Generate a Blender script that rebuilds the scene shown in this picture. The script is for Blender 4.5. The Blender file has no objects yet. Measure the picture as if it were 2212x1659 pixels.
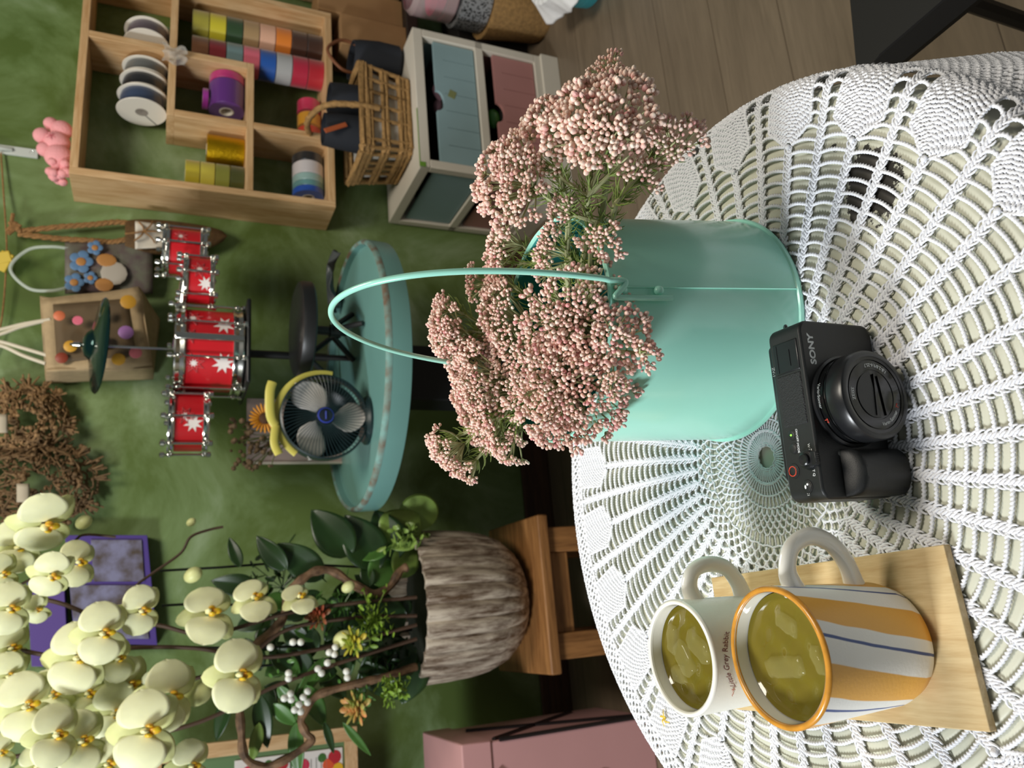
import bpy, math, random
import numpy as np
from mathutils import Matrix, Vector
random.seed(7); rng = np.random.default_rng(7)
PI = math.pi
# ------------------------------------------------------------------ camera
F_PX = 1682.0
pi_, ro_, YA = math.radians(23.99), math.radians(-2.296), math.radians(17.66)
FWD = np.array([0, math.cos(pi_), -math.sin(pi_)])
_r0 = np.array([1., 0, 0]); _d0 = np.array([0, -math.sin(pi_), -math.cos(pi_)])
RT = _r0*math.cos(ro_) + _d0*math.sin(ro_); DN = -_r0*math.sin(ro_) + _d0*math.cos(ro_)
CAM = np.array([0, 0, 1.12])
sc = bpy.context.scene
cd = bpy.data.cameras.new('camera'); cam = bpy.data.objects.new('camera', cd); sc.collection.objects.link(cam)
cam.matrix_world = Matrix(((DN[0], RT[0], -FWD[0], CAM[0]), (DN[1], RT[1], -FWD[1], CAM[1]), (DN[2], RT[2], -FWD[2], CAM[2]), (0, 0, 0, 1)))
cd.sensor_fit = 'HORIZONTAL'; cd.sensor_width = 36; cd.lens = F_PX*36/2212; cd.clip_start = .02
cd.dof.use_dof = True; cd.dof.focus_distance = .53; cd.dof.aperture_fstop = 13
sc.camera = cam
# ------------------------------------------------------------------ light and exposure
sc.view_settings.view_transform = 'Standard'; sc.view_settings.look = 'None'
sc.view_settings.exposure = 0.0; sc.view_settings.gamma = 1; sc.view_settings.use_curve_mapping = False
wd = bpy.data.worlds.new('world'); sc.world = wd; wd.use_nodes = True
wd.node_tree.nodes['Background'].inputs[0].default_value = (.80, .86, .84, 1)
wd.node_tree.nodes['Background'].inputs[1].default_value = .12
def area(name, loc, target, size, power, col, size_y=None):
    l = bpy.data.lights.new(name, 'AREA'); l.energy = power; l.color = col; l.size = size
    if size_y: l.shape = 'RECTANGLE'; l.size_y = size_y
    o = bpy.data.objects.new(name, l); sc.collection.objects.link(o)
    o.location = loc; o.rotation_euler = (Vector(target)-Vector(loc)).to_track_quat('-Z', 'Y').to_euler(); return o
area('window_daylight', (-1.75, .05, 2.15), (0, .5, .7), .40, 56, (.93, .97, 1.0), .55)
area('ceiling_lamp', (.55, .75, 2.75), (.6, 1.9, .6), .7, 36, (1.0, .92, .79))
# ------------------------------------------------------------------ helpers
Nn = np.array([-math.sin(YA), math.cos(YA), 0]); Ww = np.array([math.cos(YA), math.sin(YA), 0]); D = 2.19
A3 = lambda *a: np.array(a, float)
def ray(x, y): return FWD + DN*(x-1106)/F_PX + RT*(829.5-y)/F_PX
def pz(x, y, z): q = ray(x, y); return CAM + q*(z-CAM[2])/q[2]
def pd(x, y, k): return CAM + ray(x, y)*k
def pwall(x, y, off=0.): q = ray(x, y); return CAM + q*(D-off)/(q@Nn)
def pw(x, y, off=0.): X = pwall(x, y, off); return X@Ww, X[2]
def WF(u, off, z): p = u*Ww + (D-off)*Nn; return A3(p[0], p[1], z)
COL = sc.collection
MWS = {}
def mw_of(o):
    M = Matrix.LocRotScale(o.location, o.rotation_euler, o.scale)
    return (mw_of(o.parent) @ M) if o.parent else M
def thing(name, label, cat, loc=(0, 0, 0), rz=0, group=None):
    o = bpy.data.objects.new(name, None); COL.objects.link(o); o.empty_display_size = .02
    o.location = [float(v) for v in loc]; o.rotation_euler = (0, 0, rz); o['label'] = label; o['category'] = cat
    if group: o['group'] = group
    return o
def tag(o, label, cat, group=None):
    o['label'] = label; o['category'] = cat
    if group: o['group'] = group
    return o
class MB:
    def __init__(s): s.V = []; s.F = []; s.n = 0; s.C = []; s.hasc = False
    def add(s, V, F, mi=0, col=None):
        V = np.asarray(V, float).reshape(-1, 3); s.V.append(V)
        if isinstance(F, np.ndarray): s.F.append((F+s.n, mi))
        else:
            by = {}
            for f in F: by.setdefault(len(f), []).append(f)
            for fs in by.values(): s.F.append((np.array(fs, int)+s.n, mi))
        if col is None: s.C.append(np.ones((len(V), 3)))
        else: s.hasc = True; s.C.append(np.broadcast_to(np.asarray(col, float), (len(V), 3)))
        s.n += len(V); return s
    def box(s, c, d, mi=0, rot=None):
        h = np.array(d)/2; v = np.array([[x, y, z] for x in (-1, 1) for y in (-1, 1) for z in (-1, 1)])*h
        if rot is not None: v = v@np.array(rot).T
        return s.add(v+np.array(c), [(0, 1, 3, 2), (4, 6, 7, 5), (0, 4, 5, 1), (2, 3, 7, 6), (0, 2, 6, 4), (1, 5, 7, 3)], mi)
    def bx(s, x0, x1, y0, y1, z0, z1, mi=0): return s.box(((x0+x1)/2, (y0+y1)/2, (z0+z1)/2), (x1-x0, y1-y0, z1-z0), mi)
    def tube(s, P, r, n=8, mi=0, closed=False, lobes=0, twist=0, amp=.28, flat=1.0, col=None, up=None):
        P = np.asarray(P, float); m = len(P)
        if closed: T = np.roll(P, -1, 0)-np.roll(P, 1, 0)
        else: T = np.gradient(P, axis=0)
        T /= np.linalg.norm(T, axis=1)[:, None]+1e-12
        a = np.array([0, 0, 1.]) if up is None else np.array(up, float)
        N = np.cross(T, a); bad = np.linalg.norm(N, axis=1) < .25
        if bad.any():   # carry the frame along the line
            N = np.zeros_like(T); v = np.cross(T[0], a)
            if np.linalg.norm(v) < .25: v = np.cross(T[0], [1, 0, .1])
            v /= np.linalg.norm(v)
            for i in range(m):
                v = v-T[i]*(v@T[i]); v /= np.linalg.norm(v)+1e-12; N[i] = v
        N /= np.linalg.norm(N, axis=1)[:, None]+1e-12
        B = np.cross(T, N)
        r = np.broadcast_to(np.asarray(r, float), (m,))
        th = np.linspace(0, 2*PI, n, endpoint=False)
        R = np.repeat(r[:, None], n, 1)
        if lobes:
            L = np.concatenate([[0], np.cumsum(np.linalg.norm(np.diff(P, axis=0), axis=1))])
            R = R*(1+amp*np.cos(lobes*th[None, :]-twist*L[:, None]))
        V = P[:, None, :] + R[..., None]*(np.cos(th)[None, :, None]*N[:, None, :] + flat*np.sin(th)[None, :, None]*B[:, None, :])
        mm = m if closed else m-1
        i = np.arange(mm)[:, None]*n; j = np.arange(n)[None, :]; i2 = ((np.arange(mm)+1) % m)[:, None]*n; j2 = (j+1) % n
        Fq = np.stack([i+j, i+j2, i2+j2, i2+j], -1).reshape(-1, 4)
        s.add(V.reshape(-1, 3), Fq, mi, col)
        if not closed:
            k = s.n-m*n; s.F.append((np.array([list(range(n))])[:, ::-1]+k, mi)); s.F.append((np.array([list(range(n))])+k+(m-1)*n, mi))
        return s
    def lathe(s, prof, n=48, c=(0, 0, 0), mi=0, M=None, f=None, col=None):
        pr = np.array(prof, float); th = np.linspace(0, 2*PI, n, endpoint=False); m = len(pr)
        R = np.repeat(pr[:, 0:1], n, 1)
        if f is not None: R = R*f(th[None, :], pr[:, 1:2])
        V = np.stack([R*np.cos(th), R*np.sin(th), np.repeat(pr[:, 1:2], n, 1)], -1).reshape(-1, 3)
        if M is not None: V = V@np.array(M).T
        i = np.arange(m-1)[:, None]*n; j = np.arange(n)[None, :]; j2 = (j+1) % n
        return s.add(V+np.array(c), np.stack([i+j, i+j2, i+n+j2, i+n+j], -1).reshape(-1, 4), mi, col)
    def ball(s, c, r, nu=10, nv=6, mi=0, M=None, col=None):
        t = np.linspace(.02, PI-.02, nv+1); r = np.broadcast_to(np.array(r, float), (3,))
        th = np.linspace(0, 2*PI, nu, endpoint=False)
        V = np.stack([np.sin(t)[:, None]*np.cos(th)*r[0], np.sin(t)[:, None]*np.sin(th)*r[1], -np.cos(t)[:, None]*np.ones(nu)*r[2]], -1).reshape(-1, 3)
        if M is not None: V = V@np.array(M).T
        i = np.arange(nv)[:, None]*nu; j = np.arange(nu)[None, :]; j2 = (j+1) % nu
        return s.add(V+np.array(c), np.stack([i+j, i+j2, i+nu+j2, i+nu+j], -1).reshape(-1, 4), mi, col)
    def grid(s, fn, nu, nv, mi=0, col=None):
        U, W_ = np.meshgrid(np.linspace(0, 1, nu+1), np.linspace(0, 1, nv+1), indexing='ij')
        V = fn(U.ravel(), W_.ravel()); i = np.arange(nu)[:, None]*(nv+1); j = np.arange(nv)[None, :]
        return s.add(V, np.stack([i+j, i+j+nv+1, i+j+nv+2, i+j+1], -1).reshape(-1, 4), mi, col)
    def prism(s, poly, y0, y1, mi=0, M=None, c=(0, 0, 0)):
        p = [(a, y0, b) for a, b in poly]+[(a, y1, b) for a, b in poly]; n = len(poly)
        v = np.array(p, float)
        if M is not None: v = v@np.array(M).T
        return s.add(v+np.array(c), [tuple(range(n)), tuple(range(2*n-1, n-1, -1))]+[(i, i+n, (i+1) % n+n, (i+1) % n) for i in range(n)], mi)
    def build(s, name, mat, parent=None, label=None, smooth=True, bevel=0, world=False, solid=0, sub=0, ang=38, bseg=2):
        V = np.concatenate(s.V); me = bpy.data.meshes.new(name)
        if world and parent is not None:
            Mi = np.array(mw_of(parent).inverted()); V = V@Mi[:3, :3].T+Mi[:3, 3]
        me.vertices.add(len(V)); me.vertices.foreach_set('co', V.ravel())
        lens = np.concatenate([np.full(len(f), f.shape[1]) for f, _ in s.F]); li = np.concatenate([f.ravel() for f, _ in s.F])
        me.loops.add(len(li)); me.loops.foreach_set('vertex_index', li)
        me.polygons.add(len(lens)); me.polygons.foreach_set('loop_start', np.concatenate([[0], np.cumsum(lens)[:-1]]))
        me.polygons.foreach_set('material_index', np.concatenate([np.full(len(f), m) for f, m in s.F]))
        me.polygons.foreach_set('use_smooth', np.full(len(lens), smooth)); me.update(calc_edges=True)
        if s.hasc:
            ca = me.color_attributes.new('tint', 'FLOAT_COLOR', 'POINT'); C = np.concatenate(s.C)
            ca.data.foreach_set('color', np.c_[C, np.ones(len(C))].ravel())
        if smooth and len(V) < 60000: me.set_sharp_from_angle(angle=math.radians(ang))
        for m in (mat if isinstance(mat, (list, tuple)) else [mat]): me.materials.append(m)
        o = bpy.data.objects.new(name, me); COL.objects.link(o)
        if parent is not None: o.parent = parent
        if label: o['label'] = label
        if solid: md = o.modifiers.new('thickness', 'SOLIDIFY'); md.thickness = solid; md.offset = 0
        if sub: md = o.modifiers.new('subdivision', 'SUBSURF'); md.levels = sub; md.render_levels = sub
        if bevel: md = o.modifiers.new('bevel', 'BEVEL'); md.width = bevel; md.segments = bseg; md.limit_method = 'ANGLE'
        return o
def copy_tree(o, parent=None):
    c = o.copy(); COL.objects.link(c)
    if parent is not None: c.parent = parent
    for ch in [x for x in bpy.data.objects if x.parent == o]: copy_tree(ch, c)
    return c
def rotm(ax, a):
    return np.array(Matrix.Rotation(a, 3, ax))
def align(dirv, upv=(0, 0, 1)):   # matrix whose z column is dirv
    z = np.array(dirv, float); z /= np.linalg.norm(z); x = np.cross(upv, z)
    if np.linalg.norm(x) < 1e-3: x = np.cross((1, 0, 0), z)
    x /= np.linalg.norm(x); return np.stack([x, np.cross(z, x), z], 1)
def spline(P, n=12, closed=False):
    P = np.array(P, float); m = len(P); out = []
    for i in range(m if closed else m-1):
        if closed: a, b, c, d = P[(i-1) % m], P[i], P[(i+1) % m], P[(i+2) % m]
        else: a, b, c, d = P[max(i-1, 0)], P[i], P[i+1], P[min(i+2, m-1)]
        for t in np.linspace(0, 1, n, endpoint=False):
            out.append(.5*((2*b)+(-a+c)*t+(2*a-5*b+4*c-d)*t*t+(-a+3*b-3*c+d)*t**3))
    if not closed: out.append(P[-1])
    return np.array(out)
# ------------------------------------------------------------------ materials
def srgb(c):
    if isinstance(c, str): c = [int(c[i:i+2], 16)/255 for i in (0, 2, 4)]
    return tuple((v/12.92 if v <= .04045 else ((v+.055)/1.055)**2.4) for v in c)
def base(name, rough=.5, metal=0., **kw):
    m = bpy.data.materials.new(name); m.use_nodes = True; b = m.node_tree.nodes['Principled BSDF']
    b.inputs['Roughness'].default_value = rough; b.inputs['Metallic'].default_value = metal
    for k, v in kw.items(): b.inputs[k.replace('_', ' ')].default_value = v
    return m, m.node_tree, b
def mat(name, col, rough=.5, metal=0., var=0., scale=30., bump=0., bscale=None, col2=None, stretch=(1, 1, 1), coord='Object', detail=4, **kw):
    m, nt, b = base(name, rough, metal, **kw); c = srgb(col)
    b.inputs['Base Color'].default_value = (*c, 1)
    if var or bump or col2:
        tc = nt.nodes.new('ShaderNodeTexCoord'); mp = nt.nodes.new('ShaderNodeMapping'); mp.inputs['Scale'].default_value = stretch
        nt.links.new(tc.outputs[coord], mp.inputs[0])
        nz = nt.nodes.new('ShaderNodeTexNoise'); nz.inputs['Scale'].default_value = scale; nz.inputs['Detail'].default_value = detail
        nt.links.new(mp.outputs[0], nz.inputs['Vector'])
        if var or col2:
            rp = nt.nodes.new('ShaderNodeValToRGB'); c2 = srgb(col2) if col2 else tuple(v*(1-var) for v in c)
            rp.color_ramp.elements[0].position = .35; rp.color_ramp.elements[1].position = .65
            rp.color_ramp.elements[0].color = (*c2, 1); rp.color_ramp.elements[1].color = (*c, 1)
            nt.links.new(nz.outputs['Fac'], rp.inputs[0]); nt.links.new(rp.outputs[0], b.inputs['Base Color'])
        if bump:
            n2 = nz
            if bscale:
                n2 = nt.nodes.new('ShaderNodeTexNoise'); n2.inputs['Scale'].default_value = bscale; nt.links.new(mp.outputs[0], n2.inputs['Vector'])
            bp = nt.nodes.new('ShaderNodeBump'); bp.inputs['Strength'].default_value = bump; bp.inputs['Distance'].default_value = .002
            nt.links.new(n2.outputs['Fac'], bp.inputs['Height']); nt.links.new(bp.outputs[0], b.inputs['Normal'])
    return m
def tintmat(name, rough=.6, sss=0., mulcol=None, **kw):
    m, nt, b = base(name, rough, 0, **kw); a = nt.nodes.new('ShaderNodeAttribute'); a.attribute_name = 'tint'
    nt.links.new(a.outputs['Color'], b.inputs['Base Color'])
    if sss: b.inputs['Subsurface Weight'].default_value = sss; b.inputs['Subsurface Radius'].default_value = (.004, .003, .002)
    return m
def woodmat(name, c1, c2, axis='X', scale=1., rough=.55):
    m, nt, b = base(name, rough); N = nt.nodes
    tc = N.new('ShaderNodeTexCoord'); mp = N.new('ShaderNodeMapping'); st = {'X': (.8, 9, 9), 'Y': (9, .8, 9), 'Z': (9, 9, .8)}[axis]
    mp.inputs['Scale'].default_value = [v*scale for v in st]; nt.links.new(tc.outputs['Object'], mp.inputs[0])
    n1 = N.new('ShaderNodeTexNoise'); n1.inputs['Scale'].default_value = 4; n1.inputs['Detail'].default_value = 6; n1.inputs['Distortion'].default_value = .8
    wv = N.new('ShaderNodeTexNoise'); wv.inputs['Scale'].default_value = 22; wv.inputs['Detail'].default_value = 3
    nt.links.new(mp.outputs[0], n1.inputs['Vector']); nt.links.new(mp.outputs[0], wv.inputs['Vector'])
    ad = N.new('ShaderNodeMath'); ad.operation = 'MULTIPLY_ADD'; ad.inputs[1].default_value = .45; nt.links.new(wv.outputs['Fac'], ad.inputs[0]); nt.links.new(n1.outputs['Fac'], ad.inputs[2])
    rp = N.new('ShaderNodeValToRGB'); rp.color_ramp.elements[0].position = .5; rp.color_ramp.elements[1].position = .9
    rp.color_ramp.elements[0].color = (*srgb(c2), 1); rp.color_ramp.elements[1].color = (*srgb(c1), 1)
    nt.links.new(ad.outputs[0], rp.inputs[0]); nt.links.new(rp.outputs[0], b.inputs['Base Color'])
    bp = N.new('ShaderNodeBump'); bp.inputs['Strength'].default_value = .15; bp.inputs['Distance'].default_value = .001
    nt.links.new(ad.outputs[0], bp.inputs['Height']); nt.links.new(bp.outputs[0], b.inputs['Normal'])
    return m
def glassmat(name, col, rough=.05, alpha=.3):
    m, nt, b = base(name, rough, 0); b.inputs['Base Color'].default_value = (*srgb(col), 1); b.inputs['Alpha'].default_value = alpha
    b.inputs['Specular IOR Level'].default_value = .6; return m
CHROME = mat('chrome', 'd8d8d2', .14, 1.)
BLACKP = mat('black_plastic', '121415', .42)
WHITEP = mat('white_plastic', 'e6e2da', .45)
PINE = woodmat('pine', 'd9b78a', 'b98f5e', 'X', 1.6)
PINEZ = woodmat('pine_upright', 'd9b78a', 'b98f5e', 'Z', 1.6)
BROWNY = woodmat('stool_wood', '9a6b3c', '6c4520', 'X', 1.5)
def textobj(s, size, M, parent, material, name='lettering', depth=.00006, shear=0, bend=None, align_='LEFT', sx=1.0, offset=0):
    cu = bpy.data.curves.new('text', 'FONT'); cu.body = s; cu.size = size; cu.extrude = depth; cu.align_x = align_; cu.shear = shear; cu.offset = offset
    cu.resolution_u = 3
    t = bpy.data.objects.new('text', cu); COL.objects.link(t); dg = bpy.context.evaluated_depsgraph_get(); dg.update()
    me = bpy.data.meshes.new_from_object(t.evaluated_get(dg)); bpy.data.objects.remove(t); bpy.data.curves.remove(cu)
    n = len(me.vertices); co = np.empty(n*3); me.vertices.foreach_get('co', co); co = co.reshape(-1, 3); co[:, 0] *= sx
    if bend: co = bend(co)
    M = np.array(M, float); co = co@M[:3, :3].T+M[:3, 3]; me.vertices.foreach_set('co', co.ravel()); me.update()
    me.materials.append(material); o = bpy.data.objects.new(name, me); COL.objects.link(o); o.parent = parent; return o
def mat4(R, t): M = np.eye(4); M[:3, :3] = R; M[:3, 3] = t; return M
# ------------------------------------------------------------------ setting
def structure(o, rz=YA): o['kind'] = 'structure'; o.rotation_euler = (0, 0, rz); return o
def wallmat():
    m, nt, b = base('green_wall_paint', .62); N = nt.nodes; tc = N.new('ShaderNodeTexCoord')
    n1 = N.new('ShaderNodeTexNoise'); n1.inputs['Scale'].default_value = 2.6; n1.inputs['Detail'].default_value = 7; n1.inputs['Roughness'].default_value = .62; n1.inputs['Distortion'].default_value = .6
    n2 = N.new('ShaderNodeTexNoise'); n2.inputs['Scale'].default_value = 1.7; n2.inputs['Detail'].default_value = 3
    nt.links.new(tc.outputs['Object'], n1.inputs['Vector']); nt.links.new(tc.outputs['Object'], n2.inputs['Vector'])
    r1 = N.new('ShaderNodeValToRGB'); e = r1.color_ramp.elements; e[0].position = .40; e[0].color = (*srgb('586a30'), 1); e[1].position = .66; e[1].color = (*srgb('9aa98a'), 1)
    k = r1.color_ramp.elements.new(.52); k.color = (*srgb('76895a'), 1)
    r2 = N.new('ShaderNodeValToRGB'); e = r2.color_ramp.elements; e[0].position = .3; e[0].color = (.8, .92, .72, 1); e[1].position = .7; e[1].color = (1, 1, 1, 1)
    mx = N.new('ShaderNodeMixRGB'); mx.blend_type = 'MULTIPLY'; mx.inputs[0].default_value = 1
    nt.links.new(n1.outputs['Fac'], r1.inputs[0]); nt.links.new(n2.outputs['Fac'], r2.inputs[0]); nt.links.new(r1.outputs[0], mx.inputs[1]); nt.links.new(r2.outputs[0], mx.inputs[2])
    nt.links.new(mx.outputs[0], b.inputs['Base Color'])
    bp = N.new('ShaderNodeBump'); bp.inputs['Strength'].default_value = .2; bp.inputs['Distance'].default_value = .004; nt.links.new(n1.outputs['Fac'], bp.inputs['Height']); nt.links.new(bp.outputs[0], b.inputs['Normal'])
    return m
def floormat():
    m, nt, b = base('laminate', .42); N = nt.nodes; tc = N.new('ShaderNodeTexCoord')
    sp = N.new('ShaderNodeSeparateXYZ'); nt.links.new(tc.outputs['Object'], sp.inputs[0])
    dv = N.new('ShaderNodeMath'); dv.operation = 'DIVIDE'; dv.inputs[1].default_value = .19; nt.links.new(sp.outputs[1], dv.inputs[0])
    fl = N.new('ShaderNodeMath'); fl.operation = 'FLOOR'; nt.links.new(dv.outputs[0], fl.inputs[0])
    fr = N.new('ShaderNodeMath'); fr.operation = 'FRACT'; nt.links.new(dv.outputs[0], fr.inputs[0])
    cb = N.new('ShaderNodeCombineXYZ'); ml = N.new('ShaderNodeMath'); ml.operation = 'MULTIPLY'; ml.inputs[1].default_value = 3.7; nt.links.new(fl.outputs[0], ml.inputs[0]); nt.links.new(ml.outputs[0], cb.inputs[2])
    va = N.new('ShaderNodeVectorMath'); nt.links.new(tc.outputs['Object'], va.inputs[0]); nt.links.new(cb.outputs[0], va.inputs[1])
    mp = N.new('ShaderNodeMapping'); mp.inputs['Scale'].default_value = (1.3, 14, 1); nt.links.new(va.outputs[0], mp.inputs[0])
    n1 = N.new('ShaderNodeTexNoise'); n1.inputs['Scale'].default_value = 1.6; n1.inputs['Detail'].default_value = 7; n1.inputs['Distortion'].default_value = 1.2; nt.links.new(mp.outputs[0], n1.inputs['Vector'])
    n2 = N.new('ShaderNodeTexNoise'); n2.inputs['Scale'].default_value = 12; n2.inputs['Detail'].default_value = 4; nt.links.new(mp.outputs[0], n2.inputs['Vector'])
    ad = N.new('ShaderNodeMath'); ad.operation = 'MULTIPLY_ADD'; ad.inputs[1].default_value = .4; nt.links.new(n2.outputs['Fac'], ad.inputs[0]); nt.links.new(n1.outputs['Fac'], ad.inputs[2])
    rp = N.new('ShaderNodeValToRGB'); e = rp.color_ramp.elements; e[0].position = .45; e[0].color = (*srgb('675a4a'), 1); e[1].position = .95; e[1].color = (*srgb('7d6e5b'), 1); nt.links.new(ad.outputs[0], rp.inputs[0])
    gt = N.new('ShaderNodeMath'); gt.operation = 'GREATER_THAN'; gt.inputs[1].default_value = .012; nt.links.new(fr.outputs[0], gt.inputs[0])
    mx = N.new('ShaderNodeMixRGB'); nt.links.new(gt.outputs[0], mx.inputs[0]); mx.inputs[1].default_value = (*srgb('4c3f31'), 1); nt.links.new(rp.outputs[0], mx.inputs[2]); nt.links.new(mx.outputs[0], b.inputs['Base Color'])
    return m
structure(MB().bx(-2.2, 3.6, -1.5, D+.02, -.06, 0).build('floor', floormat(), smooth=False))
structure(MB().bx(-2.2, 3.6, D, D+.1, 0, 2.9).build('wall_back', wallmat(), smooth=False))
structure(MB().bx(-2.2, 3.6, D-.012, D, 0, .095).build('baseboard_back', woodmat('baseboard_wood', '5b3f2c', '3c281c', 'X', 1.2), bevel=.003))
# ------------------------------------------------------------------ the round table
TC = A3(-.058, .456, 0); TR = .275; TZ = .72; CC = A3(-.0455, .4385, 0)
table = thing('round_table', 'small round table with a cream padded top under the white crocheted cloth', 'table', (TC[0], TC[1], 0))
def stainmat():
    m, nt, b = base('cream_vinyl', .5); N = nt.nodes; tc = N.new('ShaderNodeTexCoord')
    mp = N.new('ShaderNodeMapping'); mp.inputs['Scale'].default_value = (1, 1, 1); nt.links.new(tc.outputs['Object'], mp.inputs[0])
    # worn black patch near the right-hand edge
    P0 = pz(1885, 400, TZ)-TC; sub = N.new('ShaderNodeVectorMath'); sub.operation = 'SUBTRACT'; sub.inputs[1].default_value = (P0[0], P0[1], 0); nt.links.new(mp.outputs[0], sub.inputs[0])
    sc_ = N.new('ShaderNodeVectorMath'); sc_.operation = 'MULTIPLY'; sc_.inputs[1].default_value = (1/.024, 1/.020, 0)
    rot = N.new('ShaderNodeVectorRotate'); rot.rotation_type = 'Z_AXIS'; rot.inputs['Angle'].default_value = -.5; nt.links.new(sub.outputs[0], rot.inputs[0]); nt.links.new(rot.outputs[0], sc_.inputs[0])
    ln = N.new('ShaderNodeVectorMath'); ln.operation = 'LENGTH'; nt.links.new(sc_.outputs[0], ln.inputs[0])
    nz = N.new('ShaderNodeTexNoise'); nz.inputs['Scale'].default_value = 110; nz.inputs['Detail'].default_value = 8; nz.inputs['Roughness'].default_value = .7; nt.links.new(tc.outputs['Object'], nz.inputs['Vector'])
    ad = N.new('ShaderNodeMath'); ad.operation = 'MULTIPLY_ADD'; ad.inputs[1].default_value = 2.2; nt.links.new(nz.outputs['Fac'], ad.inputs[0]); nt.links.new(ln.outputs['Value'], ad.inputs[2])
    rp = N.new('ShaderNodeValToRGB'); e = rp.color_ramp.elements; e[0].position = .69; e[0].color = (1, 1, 1, 1); e[1].position = .72; e[1].color = (0, 0, 0, 1)
    dv = N.new('ShaderNodeMath'); dv.operation = 'DIVIDE'; dv.inputs[1].default_value = 3; nt.links.new(ad.outputs[0], dv.inputs[0]); nt.links.new(dv.outputs[0], rp.inputs[0])
    n3 = N.new('ShaderNodeTexNoise'); n3.inputs['Scale'].default_value = 65; n3.inputs['Detail'].default_value = 3; nt.links.new(tc.outputs['Object'], n3.inputs['Vector'])
    r3 = N.new('ShaderNodeValToRGB'); e = r3.color_ramp.elements; e[0].position = .745; e[0].color = (0, 0, 0, 1); e[1].position = .765; e[1].color = (1, 1, 1, 1); nt.links.new(n3.outputs['Fac'], r3.inputs[0])
    mxm = N.new('ShaderNodeMath'); mxm.operation = 'MAXIMUM'; nt.links.new(rp.outputs[0], mxm.inputs[0]); nt.links.new(r3.outputs[0], mxm.inputs[1])
    mx = N.new('ShaderNodeMixRGB'); nt.links.new(mxm.outputs[0], mx.inputs[0]); mx.inputs[1].default_value = (*srgb('c6c6b4'), 1); mx.inputs[2].default_value = (*srgb('2a2620'), 1)
    nt.links.new(mx.outputs[0], b.inputs['Base Color']); return m
NSP = 48; RL0, RL1 = .080, .2; NR = 16
SW = .04       # swirl of the spines
def swirl(r): return SW*(np.clip(r, RL0, .4)-RL0)/.12*.5+.0602
def warp(t): return -.0576*(1-np.cos(t+.21))
DR = .0087; RR = RL0+.004+DR*np.arange(23)
def tabletop():
    nt_, nr = NSP*8, 250; mb = MB()
    r = np.concatenate([np.linspace(.001, TR-.008, nr), TR-.008+.008*np.sin(np.linspace(.2, PI/2, 6)), [TR+.006, TR+.022, .01]])
    zo = np.concatenate([np.zeros(nr), -.008*(1-np.cos(np.linspace(.2, PI/2, 6))), [-.02, -.10, -.10]])
    th = np.linspace(0, 2*PI, nt_, endpoint=False)
    X = TC[0]+r[:, None]*np.cos(th); Y = TC[1]+r[:, None]*np.sin(th)
    cr = np.hypot(X-CC[0], Y-CC[1]); ct = np.arctan2(Y-CC[1], X-CC[0])-swirl(cr); ct = ct-warp(ct)
    a = np.abs(np.sin(ct*NSP/2)); b_ = np.abs(np.sin(PI*(cr-RL0-.004)/DR))
    pil = np.clip(a*1.25, 0, 1)**.7*np.clip(b_*1.3, 0, 1)**.7
    msk = np.clip((cr-RL0)/.01, 0, 1)*np.clip((TR-.012-r[:, None])/.01, 0, 1)
    Z = TZ-.0016+zo[:, None]+.0024*pil*msk
    V = np.stack([X, Y, Z], -1).reshape(-1, 3); m = len(r)
    i = np.arange(m-1)[:, None]*nt_; j = np.arange(nt_)[None, :]; j2 = (j+1) % nt_
    mb.add(V, np.stack([i+j, i+j2, i+nt_+j2, i+nt_+j], -1).reshape(-1, 4)[:, ::-1]); mb.F.append((np.array([list(range(nt_))]), 0))
    return mb
tabletop().build('tabletop', stainmat(), table, world=True)
STEEL = mat('grey_steel', '4a4c4c', .4, .8)
MB().lathe([(.0, TZ-.036), (.06, TZ-.036), (.06, TZ-.05), (.022, TZ-.055), (.022, .05), (.03, .04), (.03, .02), (0, .02)], 32).build('pedestal', STEEL, table)
MB().lathe([(0, .024), (.03, .024), (.19, .012), (.2, .006), (.2, .0), (0, 0)], 48).build('base', STEEL, table)
# ------------------------------------------------------------------ crocheted cloth
yarn = MB()
def fold(th): return .30+.16*np.sin(9*th+.6)+.07*np.sin(17*th)
def drape(X, Y, H):
    px_, py_ = X-TC[0], Y-TC[1]; rho = np.hypot(px_, py_); th = np.arctan2(py_, px_)
    R = TR-.006; e = np.maximum(rho-R, 0); b = .016
    phi = np.minimum(e/b, PI/2-.12); eb = b*phi
    rad = R+b*np.sin(phi); z = -b*(1-np.cos(phi)); ex = np.maximum(e-eb, 0)
    fl = fold(th)*np.clip(ex/.03, 0, 1); side = .18*np.clip(np.cos(th-.15), 0, 1)
    k = fl*.55+side*.6+.04
    rad = rad+ex*k; z = z-ex*np.sqrt(np.clip(1-k*k, .2, 1))
    q = rho > R
    rr = np.where(q, rad, rho); zz = np.where(q, z, 0)
    nx = np.where(q, np.sin(phi), 0); nz = np.where(q, np.cos(phi), 1)
    return np.stack([TC[0]+(rr+H*nx)*np.cos(th), TC[1]+(rr+H*nx)*np.sin(th), TZ+zz+H*nz], -1)
def yr(r, t, H, rad=.0008, n=7, lobes=2, tw=2600, amp=.24):   # a yarn given in polar cloth coordinates
    t = np.asarray(t, float); t = t+swirl(r)+warp(t); P = drape(CC[0]+r*np.cos(t), CC[1]+r*np.sin(t), H)
    yarn.tube(P, rad, n, lobes=lobes, twist=tw, amp=amp)
J = lambda s: rng.normal(0, s)
def radial_ring(r0, r1, n, h=.0012, rad=.0007, ph=0.):
    for k in range(n):
        s = np.linspace(0, 1, 8); t = 2*PI*(k+ph)/n+J(.004)
        yr(r0+(r1-r0)*s, np.full(8, t)+.01*np.sin(s*3), h+.0006*np.sin(PI*s), rad, 6)
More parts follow.
